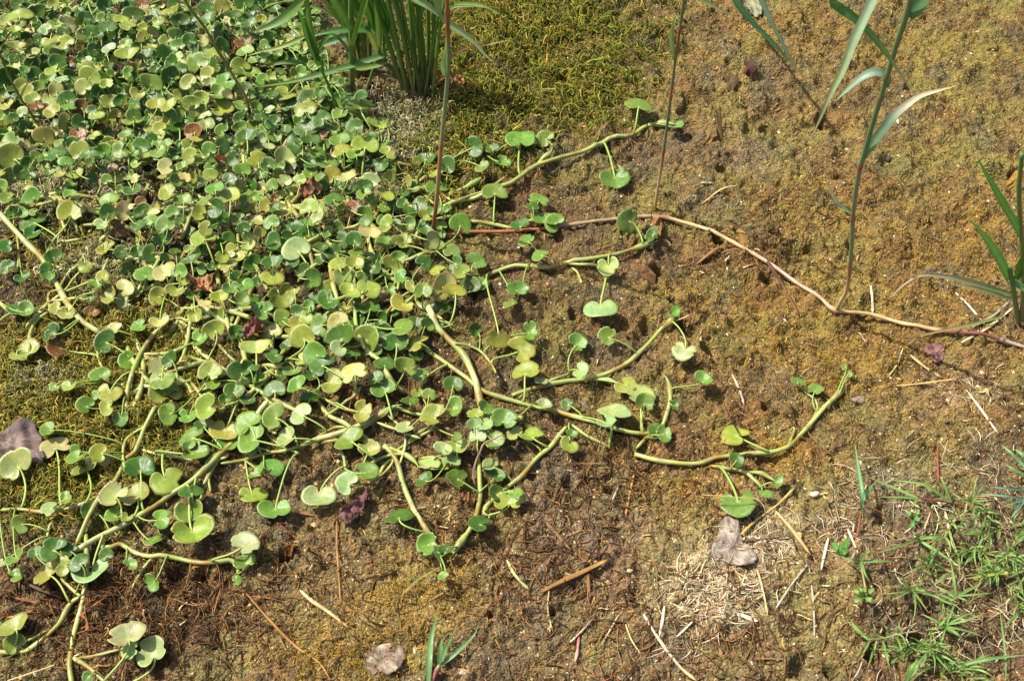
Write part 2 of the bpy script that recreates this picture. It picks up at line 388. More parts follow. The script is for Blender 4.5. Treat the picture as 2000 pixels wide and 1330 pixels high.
# ------------------------------------------------------------------ leaves: centre, diameter, notch direction, colour key[, apparent height/width]
# each tile: photo offset, scale, then "x y d angle key [ratio]" in tile pixels
TILES = [
(0, 0, 5.781, '''205 50 150 40 g;410 75 110 280 p;615 55 130 120 y;735 5 90 90 m;225 180 215 100 y .65;395 180 190 70 g;65 240 140 90 p;835 110 100 200 y .5;955 195 120 90 g;1000 215 120 250 m .5
1155 220 125 0 m;1160 70 165 70 g;1320 15 160 90 m .6;1465 60 110 90 g;1500 170 180 100 g;1365 235 145 60 y;1445 305 155 40 y;770 285 190 200 l;720 370 140 60 g;620 305 130 340 y;525 340 125 45 l
15 350 60 0 y;180 355 130 90 y;290 365 90 180 y .5;1025 370 150 80 g;930 400 120 40 y;1235 390 160 90 g;1205 320 180 90 g;1415 425 95 90 g;575 455 165 270 y .5;740 485 160 60 y;340 485 80 90 y
185 550 175 60 y;75 560 100 0 g;590 585 150 110 m .8;895 535 100 215 y;1055 570 130 0 g;1235 555 140 70 l;1375 540 70 90 p;1435 500 120 120 m;1535 515 80 90 g;690 640 110 70 g;650 715 185 100 g .8
795 695 105 60 b;390 620 130 40 y;360 715 160 80 g;500 680 110 20 g;155 665 100 0 g;275 800 110 90 m;920 665 95 0 g;990 680 90 200 l;970 775 170 120 y;1020 875 220 60 y;1295 675 100 20 y
1450 645 215 110 y;500 785 110 0 g;380 870 170 60 g;160 860 130 60 g;70 870 190 0 g;540 890 140 90 m;610 810 170 0 y .5;775 850 120 80 g;700 905 125 60 l .6;1245 855 125 50 g;1450 830 110 60 m
1510 875 120 90 g;1205 960 120 90 y;945 985 155 60 p;630 1020 145 70 p;755 1020 115 80 g;1110 1045 160 60 g .85;1240 1030 130 80 g;1330 1045 90 80 m;260 975 160 90 y;310 1040 150 50 y
420 1010 160 45 y;555 1130 140 290 p;370 1130 150 80 y;955 1095 160 80 g;1245 1155 165 100 y;1370 1130 130 60 g;1530 1130 130 60 g;750 1120 170 60 g;750 1225 170 70 m;905 1210 165 60 b;395 1230 170 90 b
75 1190 140 290 y .6;10 1120 70 0 y;260 1265 110 90 l;40 1290 140 60 m;150 1300 90 60 g;600 1270 170 45 y;1030 1250 110 60 g;1130 1220 115 60 g;1090 1310 150 290 y;1290 1310 130 80 y;1510 1310 140 80 g'''),
(250, 0, 5.781, '''150 60 160 90 b;550 60 170 60 g;450 140 115 80 y;270 90 60 30 y .5;190 135 90 60 y;280 190 180 80 g;345 240 115 270 y;320 280 130 60 l;575 120 140 80 y;880 115 180 45 g;1055 75 155 90 y
1310 35 190 90 g;1470 20 120 90 g;1185 200 155 50 g;1290 205 95 90 g;1375 275 150 90 g;1510 220 100 120 y;580 245 170 90 g;700 200 150 90 g;480 230 100 90 y;900 240 190 70 g;770 330 100 45 g
930 340 80 90 y;175 320 110 90 y;165 420 125 45 y;265 365 130 100 p .7;115 510 130 80 m;200 520 60 80 m;425 470 130 60 m;540 405 160 120 m;565 510 140 90 m;700 455 140 60 g;715 500 130 60 g
735 595 175 60 g;835 475 130 200 p;970 610 200 100 y;1060 530 180 90 g;1330 505 180 80 b;1335 590 165 90 m .7;1540 500 90 90 m;205 640 170 70 g;265 545 110 60 y;375 555 90 90 y;395 625 190 110 m .7
575 655 110 30 p;635 700 70 60 p;785 725 210 70 m .85;985 735 135 0 m;500 720 150 60 g;395 760 100 60 g;300 805 110 30 g;170 750 65 80 l;95 870 180 80 y;255 945 210 100 m .75;450 870 175 45 g
590 775 130 110 g;665 820 130 100 g;550 885 60 90 y .5;680 930 160 40 y;905 860 170 60 p;925 935 120 90 p;1100 930 215 0 m;1270 760 200 40 y;1280 920 100 60 m;1400 840 160 60 m;1520 900 120 60 m
1340 1010 160 60 g;1280 1060 100 60 l;1010 1080 190 60 m;1120 1070 110 60 p;850 1120 180 90 p;645 1060 170 80 m;550 1090 110 60 y;720 1160 150 60 m;300 1130 200 60 g;120 1130 180 60 g;110 1070 140 60 y
335 1200 180 120 y;475 1215 170 60 y;1060 1240 230 60 y .6;1270 1190 140 0 m;495 1320 165 60 m;745 1260 120 60 y;70 1310 140 60 m;820 1300 100 60 y;1010 1300 140 60 g;1450 1210 110 60 m;1500 1100 120 60 g
840 1220 90 60 m;1520 660 100 60 g'''),
(0, 220, 5.781, '''40 60 140 90 m;150 70 120 80 g;290 160 130 100 g;270 15 100 60 y;600 20 170 90 y;730 100 145 45 y;885 120 155 0 m;1090 75 180 280 p;1290 35 140 60 y;1500 105 190 90 y;500 275 205 100 y;650 205 130 60 y
555 180 70 60 y;890 260 170 100 b;940 320 90 60 b;1075 260 110 60 y .6;820 350 130 60 g;670 345 110 20 m .5;60 375 150 60 p;135 330 190 60 m;265 355 120 60 p;130 505 255 50 y;630 470 210 90 g
740 555 130 100 m;910 440 210 90 y;1010 480 160 60 g;1090 340 180 60 g;1165 435 170 80 m;1295 385 145 90 y;1360 430 170 60 m;1410 260 130 40 m;1530 470 90 60 m;1540 590 100 60 y;220 675 160 60 g
560 690 120 90 m;530 730 170 60 m .6;680 695 130 340 y .6;1270 635 110 60 b;1205 755 115 80 m;1160 650 90 60 g;1130 775 60 60 b;1025 755 140 60 g;1360 865 90 100 m;1530 760 110 60 p;75 965 170 20 m
195 1005 110 60 m .7;370 945 205 90 m;520 940 80 60 l .8;790 925 140 80 m;860 985 130 60 y .5;1230 975 185 110 m;1210 1120 170 90 m;240 1135 160 150 m;140 1140 140 60 g;380 1125 100 60 m;800 1130 300 130 y
370 1240 270 60 g .6;1380 1130 190 30 p;1450 1060 90 60 y;1160 1280 170 60 l;1310 1310 200 60 b;340 1310 130 60 g'''),
(250, 220, 5.781, '''495 80 170 90 m;575 170 210 80 g;360 185 140 20 y;350 95 80 60 y;750 220 190 110 b;780 290 130 60 y;880 160 180 90 m;880 30 110 60 l;770 30 170 100 y;1010 80 140 90 m;1050 210 120 30 m
1255 175 140 80 m;1340 285 210 60 g;1510 60 130 80 g;1530 280 110 60 l;160 370 160 60 g;360 360 110 60 m;445 375 135 30 m .6;345 450 165 270 m;105 475 135 90 m;115 580 130 90 m;540 525 70 60 m
700 490 160 20 y;920 420 150 90 m;1055 380 160 170 m;1195 525 155 60 g;430 630 180 10 p;430 705 160 60 y .6;620 610 120 60 m;120 760 150 30 p;645 740 130 60 p .9;720 740 130 60 y;530 775 140 0 m
925 705 160 100 y;450 930 220 0 y;315 895 120 60 b;625 995 175 100 m;985 870 190 90 m;1150 960 250 60 y;1260 830 150 30 p;1260 770 200 60 m .4;1470 540 210 90 y;160 1100 150 80 g;290 1100 155 290 p
250 1235 160 80 m;435 1260 220 90 m;495 1130 150 100 m;885 1000 150 60 m;800 1140 190 40 y;1000 1080 210 60 g;1010 1220 235 90 m;1510 975 90 60 m;120 1270 150 60 g;880 1310 160 60 y;1310 1310 150 60 g
40 1060 80 60 p;150 1010 120 60 b;1040 540 130 60 b'''),
(500, 180, 5.115, '''90 260 165 60 g;140 180 100 60 l;110 455 125 80 l;130 550 100 100 p;60 680 150 80 y;120 730 130 60 g;225 745 120 60 m;350 130 150 90 g;515 70 170 20 g;490 180 170 90 y;640 20 110 60 g;655 270 165 40 g
505 375 190 90 g;375 520 150 60 g;550 490 160 90 g;655 460 110 60 b;295 650 185 90 p;215 840 140 60 y;290 890 130 60 p;170 935 130 100 m;440 880 130 100 y;540 815 140 60 m;645 850 100 60 m
775 830 180 90 y;920 865 180 110 p;700 710 200 270 m .5;840 490 170 90 m .6;860 580 160 80 y;1090 545 230 100 y .65;1000 625 150 90 m;1040 150 210 90 g;1050 70 170 60 g;990 350 155 90 g
1235 330 220 100 y .6;1290 540 110 60 m .6;525 610 80 60 m;595 630 100 60 m .6;540 720 110 60 g;1150 880 150 110 l;1075 940 150 90 g;1080 1020 150 60 m;1150 1070 90 60 m;1290 1040 180 180 y
1330 850 130 60 y;775 1075 160 70 g;540 1160 190 60 y;650 1180 130 60 y;620 1260 130 60 l;265 1220 200 60 y;200 1170 120 60 g;160 1310 150 60 m;1095 1235 185 180 m;1270 1290 120 60 m;70 1085 100 90 m
560 985 170 60 b;180 1070 90 60 b;960 1150 150 60 b;300 30 180 60 y .5;60 40 120 60 g;170 30 100 60 g'''),
(740, 240, 5.541, '''505 395 200 110 g;410 420 100 60 y;750 465 200 110 g;1030 265 225 150 g;1235 290 150 90 g;1345 435 160 200 m;1275 430 90 60 g .5;1115 480 150 60 m .7;1460 220 140 180 m;620 715 215 60 m .7;625 560 150 60 y .5
260 885 130 0 g;605 940 155 270 m;745 930 100 60 m;1255 765 250 100 m .75;885 1105 240 110 m;330 1105 150 200 m;670 1120 130 60 m;85 1110 170 0 y;185 1075 100 60 l .6;200 1280 130 60 y;560 1280 200 60 p
610 1310 170 60 g;70 260 120 60 g .5'''),
(0, 430, 2.8904, '''570 40 80 340 l;652 80 105 45 y;600 163 108 20 y;770 30 70 60 g;860 20 80 90 g;940 30 105 100 m;1148 105 130 70 y;1230 20 110 300 m;1372 75 90 0 g;1405 130 95 200 p;1065 165 50 90 p;1262 205 75 270 y
300 205 95 90 g;265 295 100 0 m;185 75 90 330 g;35 150 85 30 g;40 265 85 60 g;130 325 75 270 g;480 262 80 300 y;680 182 75 0 g;852 190 100 0 m;720 275 95 90 g;990 180 60 90 g;1078 235 100 90 g
1195 265 55 0 g;930 300 110 75 p;1018 292 92 110 m;820 310 110 90 m;580 320 70 120 y;555 372 100 70 m;510 437 55 180 g;710 385 95 150 p;620 435 90 20 y;705 462 115 0 l;888 432 100 30 y;1000 400 100 300 y
1030 350 80 180 y;1095 420 85 250 m;1155 370 115 60 b;1303 385 85 270 m;1390 375 85 60 m;1245 442 95 80 y;1365 470 105 60 m;1440 470 75 0 m;1490 515 110 60 m;1155 470 65 270 p;1105 535 85 270 y
85 510 100 0 g;150 515 100 200 m;320 500 80 0 y;380 530 90 330 y;515 525 80 60 b;905 567 100 270 p;790 600 98 350 m;648 620 90 20 p;300 645 110 20 g;345 625 70 0 g;340 720 165 45 b .7;150 745 150 90 y .7
595 690 130 50 g;1215 620 125 80 y;1125 678 105 180 m;1430 620 140 90 b;1445 740 150 60 p;725 795 110 0 m;962 785 90 80 g;905 845 140 0 p;915 905 140 270 m;930 975 165 90 y;1185 860 130 130 y
1200 910 110 0 m;1365 852 145 90 g;1465 905 90 180 m;565 875 98 90 m;397 940 90 340 y;308 943 62 0 m;535 990 55 200 m;620 975 130 300 y;604 1060 90 0 y;480 1048 100 45 m;1320 965 100 110 g;1275 1010 70 90 g
1405 1020 80 330 g;950 1095 120 0 m;1063 1115 105 315 m;1175 1065 150 0 y;685 1120 90 300 m;275 1190 110 0 m;310 1285 155 90 p;430 1310 75 0 m;1083 1230 140 30 m;1150 1165 110 60 g;1268 1195 140 300 y
1280 1275 125 150 m .7;1420 1240 160 60 m;1400 1150 150 60 m;1140 1310 80 60 m;560 1315 100 60 y'''),
(480, 430, 2.8907, '''285 165 140 45 l;160 45 100 60 g;160 128 95 0 g;25 125 80 60 p;75 75 70 60 y;700 80 115 100 p;615 110 90 60 g;790 130 100 60 m;890 130 100 60 y;930 40 80 180 g;795 40 90 60 y;1045 145 120 60 p
1075 165 100 70 m;1165 180 90 60 m;1215 45 130 110 m;1300 240 110 170 m;1185 245 90 60 g;1220 290 110 60 y;1270 365 110 100 g;1325 370 90 60 m;1180 405 120 80 y;1120 375 150 60 p;1115 465 105 0 g
1000 405 95 60 m;880 325 90 0 m;825 265 125 60 y;855 210 70 60 m;630 195 90 60 m;690 205 60 60 m .6;520 250 85 60 y;615 250 100 60 y;545 320 110 270 p;148 250 105 90 g;148 330 115 280 y;370 335 110 180 m
590 415 115 160 y;695 390 130 160 y;765 430 85 60 b;465 465 120 0 g;195 435 140 270 y;105 530 130 20 m;205 550 100 60 m;45 470 90 60 m;15 375 70 60 y;420 595 120 10 m;520 580 120 60 y;537 665 155 80 g
690 670 145 140 m;525 725 90 60 l;395 755 130 60 m;325 660 130 60 y;430 820 130 60 g;600 760 90 60 g;885 605 130 180 m;960 590 100 60 g;850 690 125 60 g;975 690 110 60 y;885 480 120 60 y;1020 590 80 60 m
1085 600 70 20 m;1290 620 80 60 g;1425 670 125 270 y;1530 395 110 90 m;1500 475 90 60 m .5;610 865 130 60 p;490 920 130 200 y;900 835 120 100 m;985 875 95 30 m .7;785 965 135 80 m;735 890 90 60 g
1035 985 75 60 m;970 985 80 60 y;1170 930 105 100 g;925 1030 90 60 g;1060 1115 150 20 y;660 1085 125 200 y;360 1005 90 90 g;315 1100 130 60 l;295 945 120 60 m;165 960 120 60 g;160 770 100 60 g
165 1115 145 20 m;235 1235 130 0 l;200 880 80 60 g;25 845 80 60 g;90 905 120 60 y;30 1030 80 60 m;40 1200 110 60 m;30 1280 90 60 l;590 1245 155 30 m;700 1290 120 60 y;900 1175 100 350 l;1180 1065 100 60 m
1455 1130 135 90 m;1450 1080 130 60 g;1520 1115 80 60 y;1520 1200 90 60 p;1350 1150 90 60 l;1290 1160 80 60 l;1310 1220 95 60 l;1405 1240 110 60 m;1190 1300 140 80 y;1120 1300 90 60 l;1350 1060 90 60 m
1300 1100 90 60 y;150 630 100 60 p;50 620 130 60 b;55 740 150 60 p;1190 1220 60 60 m'''),
(980, 430, 2.8907, '''105 30 95 90 g;140 120 90 60 m;218 197 95 20 m .6;603 272 125 270 l .78;85 400 125 80 m .65;45 475 100 60 m .5;557 497 160 275 l .68;850 85 80 60 g;155 640 110 190 m;110 735 155 160 y;430 700 110 150 m
445 848 100 180 l;597 660 105 20 m;1030 735 125 290 l .85;970 530 70 60 m .6;1140 915 110 160 m .6;135 860 145 90 y .65;220 910 75 80 l;245 1055 90 160 l;700 930 120 60 y;785 990 150 60 p;805 1030 105 90 m
640 1090 170 90 l .5;590 1145 110 60 l .5;970 1050 60 60 g;870 1190 90 60 g;915 1210 100 180 m;380 1270 100 270 y;395 1210 60 60 m;165 1220 130 60 y;70 1200 100 60 l;30 1130 130 60 m;1320 1215 150 20 y;370 1040 70 60 g'''),
(1480, 430, 2.8904, '''225 912 75 100 m .5;325 960 90 100 m .7;490 830 40 60 m;515 870 40 60 m'''),
(980, 870, 2.8907, '''1335 320 190 255 m .75;1325 85 90 120 g .9;1490 270 75 60 m'''),
(1480, 870, 2.8904, '''110 210 70 180 m'''),
(980, 0, 2.8907, '''775 595 135 85 m .56;105 800 155 85 m .6;245 785 95 60 m;640 1015 145 265 m .8;985 718 80 200 m .4;210 1130 105 100 m .65;175 1170 70 60 g .6;240 1250 140 90 m .6;300 1260 110 60 m;715 1250 130 0 m'''),
(480, 870, 2.8907, '''415 290 155 280 l .8;575 215 130 30 l;680 155 145 200 m;865 400 150 100 g .55;1010 200 105 20 g;1025 560 125 20 m;1130 600 80 60 g;1115 740 60 60 m;1320 445 125 20 g;1195 190 130 30 g;1040 95 130 60 p;1110 120 80 60 y
1380 110 100 20 l .6;1410 170 100 60 g;1490 320 150 60 y;1410 270 90 60 g;1525 270 80 60 m;1160 90 100 60 l;1120 20 100 60 l;150 125 130 160 m .7;60 170 100 20 m .5;40 280 140 270 y;165 370 150 290 m .75'''),
(0, 870, 2.8904, '''95 105 170 90 l;430 70 100 60 m;485 130 145 90 y .6;585 80 70 60 p;790 130 150 100 g;940 200 170 270 y;1095 45 155 60 m;1275 15 120 60 m;1080 265 120 60 g;1075 380 150 280 m .85;1090 495 190 270 y .8
645 280 155 80 p;775 285 165 100 y .6;640 400 95 60 m;720 410 70 60 y;495 370 90 60 g;275 355 100 20 l;375 300 75 60 m;115 445 105 20 m;910 415 115 200 m .75;300 590 150 40 g;205 610 90 60 g;95 635 105 270 m
390 590 90 60 g;5 665 70 0 l;90 735 80 200 m .8;275 730 150 60 y;360 680 100 60 y;445 660 105 60 g;450 720 80 60 m;525 720 175 280 l;600 615 75 90 g;740 670 75 180 m;865 535 100 200 m .45;870 770 105 60 m
1385 555 155 150 l;1390 660 105 90 m;1335 760 60 60 m;85 1025 150 100 y .7;85 1115 120 60 m;5 1030 70 60 m;720 1080 190 100 l .75;865 1175 180 100 l .85;500 1310 70 60 g;740 1150 110 60 l'''),
]
# runner plants: label, list of stems as photo-pixel lines with half-width in pixels (0 = tip bud at the end)
PLANTS = [
('long runner reaching out past the thin red-based reed shoot to a pointed green tip', [(4.2, 1, '862,406 900,396 930,388 960,372 1000,358 1045,328 1085,311 1150,294 1187,285 1232,268 1262,248 1300,242 1322,244'), (3.2, 1, '1046,326 1062,312 1076,298 1080,280')]),
('tangle of runners with dark round leaves at the foot of the brown reed stalk', [(4, 1, '772,383 800,378 830,370 852,364'), (3.2, 0, '742,310 775,318 808,326'), (3.6, 1, '814,402 850,388 881,379 912,366 940,348 946,338'), (3.2, 0, '898,322 925,313 962,312')]),
('short runner lying against the rusty start of the creeping reed stem', [(3.6, 0, '775,402 805,412 840,430 880,428 920,434 965,440 1004,447'), (3, 0, '1000,442 1040,430 1075,434')]),
('algae-crusted runner below the creeping reed stem ending at its dry bract', [(3.8, 1, '925,548 955,537 985,526 1010,519 1060,523 1102,519 1150,507 1198,498 1240,486 1286,470'), (2.6, 0, '1110,516 1150,517 1175,522'), (2.5, 0, '1116,523 1128,538 1136,553')]),
('runner climbing out to a pointed bud with a round leaf curving back on each side', [(4.3, 1, '1000,772 1060,757 1132,744 1165,736 1192,730 1222,716 1248,692 1270,670 1292,648 1312,626 1317,606'), (2.8, 1, '1160,741 1190,747 1212,751'), (2.8, 0, '1070,747 1098,735 1114,730')]),
('main runner through the middle of the patch with an upright branch at its end', [(4.4, 0, '829,682 867,706 909,737 940,760 982,777 1040,794 1082,805 1155,822 1198,838 1240,847 1286,846'), (3.8, 1, '1290,842 1302,810 1309,775 1304,745 1293,728'), (3.4, 0, '1244,874 1262,862 1282,854'), (3, 0, '1115,828 1146,852 1191,876')]),
('thick pale runner arching down to a heap of overlapping leaves', [(6.2, 0, '832,590 842,612 850,634 866,658 888,676 905,700 920,728 928,752 932,778 940,800 955,818'), (3.4, 0, '774,562 800,560 832,560'), (3, 0, '705,627 735,637 774,643')]),
('pale jointed runner crossing the leaf cluster between two large dark leaves', [(4.6, 0, '643,516 648,540 652,560 664,600 672,618 690,650 722,688 737,700 760,735 776,758 792,768'), (3.6, 0, '691,538 693,570 694,610 697,640 712,680'), (3.2, 0, '620,585 650,600 690,628')]),
('runner with a hooked thick sheath and leaves lying on bare mud below it', [(5, 1, '580,874 618,860 660,847 702,832 730,820 748,808 770,796 786,790'), (4.2, 0, '620,780 640,810 672,827 694,842 722,860'), (3.2, 0, '430,905 470,902 520,888 560,880 600,868')]),
('pale runner drooping straight down to a curled green tip on open mud', [(5, 1, '750,870 764,884 776,905 785,930 792,955 802,978 814,1000 828,1022 843,1052 857,1085 864,1115'), (3.6, 1, '760,874 790,890 812,904 820,920')]),
('runner bending in from the leaf heap to meet the drooping one at its tip', [(4.6, 1, '936,905 937,932 939,960 936,985 930,1008 917,1038 893,1068 880,1092'), (4.4, 0, '944,994 968,972 992,953 1018,930 1049,894 1078,869 1108,832'), (3, 0, '958,985 945,1000 955,1008')]),
('rightmost runner, crusted with mud midway and ending in a pale upright shoot', [(4.2, 1, '1240,887 1290,900 1357,905 1395,895 1430,888 1466,886 1510,880 1542,869 1562,850 1588,820 1612,792 1640,766 1654,738'), (3.4, 0, '1385,909 1416,914 1452,922 1478,940 1490,956'), (3, 1, '1455,922 1484,929 1508,938 1524,944'), (2.2, 0, '1588,815 1596,800 1590,780 1568,762'), (2.2, 0, '1540,868 1548,850 1552,836')]),
('long straight runner slanting up from the lower leaf cluster', [(5.2, 0, '131,1084 163,1066 194,1050 242,1026 294,995 339,967 382,934 425,893 456,864 490,828 512,800 524,782'), (3.6, 0, '432,890 420,910 408,929 398,945'), (3, 0, '390,952 396,970 384,985')]),
('runner crossing under the long slanting one towards the moss', [(4.4, 0, '149,1064 162,1034 174,1006 197,968 225,940 246,905 264,880 282,838 296,808 306,792'), (3.6, 0, '0,996 40,997 80,1000 116,998 166,984 190,970'), (2.8, 0, '92,1050 98,1028 112,1008'), (3, 0, '262,872 300,886 350,892 380,900')]),
('jointed side runner pointing right to a round leaf with a curled leaf behind', [(4.4, 0, '190,1069 215,1068 239,1067 268,1078 296,1087 346,1093 398,1098 430,1096 452,1095 466,1106 464,1122'), (3, 0, '296,1090 280,1118 258,1150')]),
('pale runner going straight down through the lower left litter', [(4.8, 0, '168,1040 170,1091 172,1122 165,1152 158,1190 146,1236 138,1275 136,1300 141,1340'), (4.6, 0, '140,1283 172,1302 208,1332 225,1350'), (2.8, 0, '150,1285 190,1280 236,1268')]),
('curved runner swinging out to the left edge under two stacked leaves', [(4.6, 0, '161,1164 142,1176 131,1195 111,1222 80,1250 50,1270 30,1276 -8,1273'), (2.4, 0, '46,1254 70,1242 100,1228'), (3.2, 0, '118,1128 140,1150 160,1166')]),
('thick pale runner entering from the left edge and ending at a glossy dark leaf', [(5.4, 0, '-20,398 10,428 48,470 83,504 100,535 114,556 131,588 148,612 163,628 197,651'), (3.2, 0, '118,575 90,604 62,626 50,640'), (4, 0, '-8,586 21,612 30,620'), (2.4, 0, '30,440 36,480 36,520 30,532')]),
('upright yellow-green runner with a mossy foot left of the withered brown leaf', [(4, 0, '377,592 373,620 369,648 362,676 356,704'), (3.2, 0, '378,590 350,612 330,622'), (2.6, 0, '345,612 352,640 380,680 396,706'), (2.8, 0, '410,655 440,690 462,708')]),
('jointed runner beside the largest pale leaf of the middle', [(4, 0, '486,490 500,520 514,552 528,580'), (3.4, 0, '470,480 440,510 420,536'), (3, 0, '520,480 560,500 600,540 640,566')]),
]
# runners that stay inside the dense carpet of leaves: seed pixel, heading, label
MAT = [
(40, 45, 20, 'carpet runner in the far corner next to the red stalk'), (150, 40, -25, 'carpet runner with a big pale cupped leaf near the far corner'), (270, 60, 10, 'carpet runner behind the pair of heart-shaped yellow leaves'),
(390, 60, -40, 'carpet runner crossed by the upper part of the slanting brown reed stalk'), (510, 60, 30, 'carpet runner half hidden behind the arching grass blades'), (70, 140, -20, 'carpet runner beneath the thin forked reed stalk'),
(200, 150, 15, 'carpet runner with a brown spotted leaf among dark green ones'), (320, 150, -35, 'carpet runner under the densest dark leaves'), (440, 175, 25, 'carpet runner at the foot of the slanting brown reed stalk'),
(570, 190, -30, 'carpet runner below the lowest arching grass blade'), (70, 265, 70, 'carpet runner with a twin dark leaf rosette over grey dry moss'), (190, 285, -20, 'carpet runner by the dark hollow in the leaf carpet'),
(320, 300, 20, 'carpet runner with pale heart leaves over dry thread moss'), (470, 300, -15, 'carpet runner with the large dark leaf beside the dry moss patch'), (600, 290, 40, 'carpet runner beside the small grass culm that stands alone'),
(690, 290, -40, 'carpet runner at the edge of the grey thread moss below the grass tuft'), (120, 390, 35, 'carpet runner with the biggest ribbed cupped leaf'), (250, 415, -30, 'carpet runner with pale cream leaves above the mossy gap'),
(400, 420, 60, 'carpet runner with the large yellow notched leaf'), (560, 400, -50, 'carpet runner around the red withered leaf scraps'), (670, 420, 20, 'carpet runner behind the orange withered leaf'),
(310, 525, -10, 'runner with yellowing leaves over the moss hollow'), (440, 600, 40, 'runner round the crumpled purple-brown leaf'), (560, 650, -30, 'runner in the densest knot of dark leaves at the middle'),
(620, 500, 15, 'runner with the palest glossy leaf of the middle cluster'), (750, 520, -45, 'runner with two leaves curling over wet dark mud'), (290, 720, -70, 'runner with the stacked olive leaves over yellow moss'),
(480, 740, 50, 'runner by the small dark puddles among the leaves')]
# ------------------------------------------------------------------ the round leaves
PAL = {'g': (70, 106, 34), 'm': (106, 140, 56), 'l': (148, 168, 108), 'y': (142, 154, 64), 'p': (172, 178, 106), 'b': (116, 76, 42)}
WEAR = {'g': .12, 'm': .15, 'l': .1, 'y': .45, 'p': .6, 'b': 1.0}

def leaf_mesh(seed):
    r = random.Random(seed)
    w = math.radians(r.uniform(7, 26)); s = r.uniform(.04, .30); cup = r.uniform(.02, .48); fold = r.uniform(-.14, .36)
    wav = r.uniform(.03, .11); ph = r.uniform(0, 6.3); wide = r.uniform(1.06, 1.24); roll = r.uniform(-.05, .25); asym = r.uniform(-.1, .1); lobeL, lobeR = r.uniform(.10, .24), r.uniform(.10, .24)
    nt_, nr = 40, 6
    bites = [(r.uniform(.8, 5.4), r.uniform(.06, .16), r.uniform(.10, .38)) for _ in range(r.choice([0, 0, 1, 1, 2, 3]))]; rag = r.choice([0, 0, .015, .03])
    top, attr = [], []
    for j in range(nt_ + 1):
        th = w + (2 * math.pi - 2 * w) * j / nt_
        dx, dy = math.cos(th), math.sin(th)
        B = s * dx; rr = -B + math.sqrt(max(B * B - s * s + 1, 0))
        rr *= (1 - math.exp(-((j + .15) / nt_ * 6.0) / lobeR)) * (1 - math.exp(-((nt_ - j + .15) / nt_ * 6.0) / lobeL))
        rr *= (1 + rag * math.sin(th * 9 + ph) * math.sin(th * 4)) * (1 + .06 * math.sin(2 * th + ph) + .04 * math.sin(3 * th - ph))
        for bt, bw, bd in bites: rr *= 1 - bd * math.exp(-((th - bt) / bw) ** 2)
        for k in range(1, nr + 1):
            t = (k / nr) ** .85
            x, y = rr * t * dx, rr * t * dy * wide
            cx, cy = x + s, y
            rho = math.sqrt(cx * cx + cy * cy)
            z = cup * (rr * t) ** 1.8 * (.75 + .25 * math.cos(th)) + fold * abs(y) * (.4 + .6 * t) + wav * t * t * math.sin(3 * th + ph) + asym * y * t + roll * max(0, x) * t
            z -= .10 * max(0, rho - .8) ** 1 * 2
            top.append((x, y, z)); attr.append((t, th))
    V = [(0, 0, 0)] + top; A = [(0, math.pi)] + attr
    n = len(V); th_ = .013
    V2 = V + [(x, y, z - th_ * (1 if i == 0 or (i - 1) % nr < nr - 1 else .4)) for i, (x, y, z) in enumerate(V)]
    F = []
    ix = lambda j, k: 1 + j * nr + (k - 1)
    for j in range(nt_):
        F.append((0, ix(j, 1), ix(j + 1, 1))); F.append((n, n + ix(j + 1, 1), n + ix(j, 1)))
        for k in range(1, nr):
            a, b_, c, d = ix(j, k), ix(j, k + 1), ix(j + 1, k + 1), ix(j + 1, k)
            F.append((a, b_, c, d)); F.append((n + d, n + c, n + b_, n + a))
        a, d = ix(j, nr), ix(j + 1, nr); F.append((a, n + a, n + d, d))
    for j in (0, nt_):
        for k in range(1, nr):
            a, b_ = ix(j, k), ix(j, k + 1); F.append((a, n + a, n + b_, b_) if j == 0 else (b_, n + b_, n + a, a))
    me = bpy.data.meshes.new('leaf'); me.from_pydata(V2, [], F)
    for nm, q in (('lr', 0), ('lt', 1)):
        at_ = me.attributes.new(nm, 'FLOAT', 'POINT'); at_.data.foreach_set('value', np.array([a[q] for a in A] * 2, dtype=np.float32))
    me.polygons.foreach_set('use_smooth', np.ones(len(me.polygons), dtype=bool)); me.materials.append(M_LEAF)
    return me, s

LEAFM = [leaf_mesh(100 + i) for i in range(48)]

U_POLY = [(-40, -40), (620, -40), (640, 120), (700, 200), (730, 270), (790, 330), (850, 430), (900, 560), (800, 720), (600, 760), (420, 640), (300, 520), (200, 440), (90, 380), (-40, 400)]
def inside(px, py, poly):
    c = False; j = len(poly) - 1
    for i in range(len(poly)):
        (xi, yi), (xj, yj) = poly[i], poly[j]
        if (yi > py) != (yj > py) and px < (xj - xi) * (py - yi) / (yj - yi) + xi: c = not c
        j = i
    return c

LEAVES = []     # px, py, d, ang, key, ratio, height
def add_leaf(px, py, d, ang, key, ratio, low=False):
    for l in LEAVES:
        if math.hypot(l[0] - px, l[1] - py) < .42 * min(d, l[2]): return
    mat_ = inside(px, py, U_POLY)
    h = random.uniform(.022, .042) if mat_ else random.uniform(.010, .020)
    if mat_ and py > 470: h = random.uniform(.014, .032)
    if key == 'b': h *= .6
    if low: h = random.uniform(.008, .018)
    LEAVES.append((px, py, d, ang, key, ratio, h))
for x0, y0, s, txt in TILES:
    for e in txt.replace('\n', ';').split(';'):
        q = e.split()
        if not q: continue
        ang = float(q[3])
        if ang == 60: ang = random.choice([40, 70, 100, 130, 20, 340, 200, 90])
        add_leaf(x0 + float(q[0]) / s, y0 + float(q[1]) / s, float(q[2]) / s, ang + random.uniform(-12, 12), q[4], float(q[5]) if len(q) > 5 else None)
n_traced = len(LEAVES)
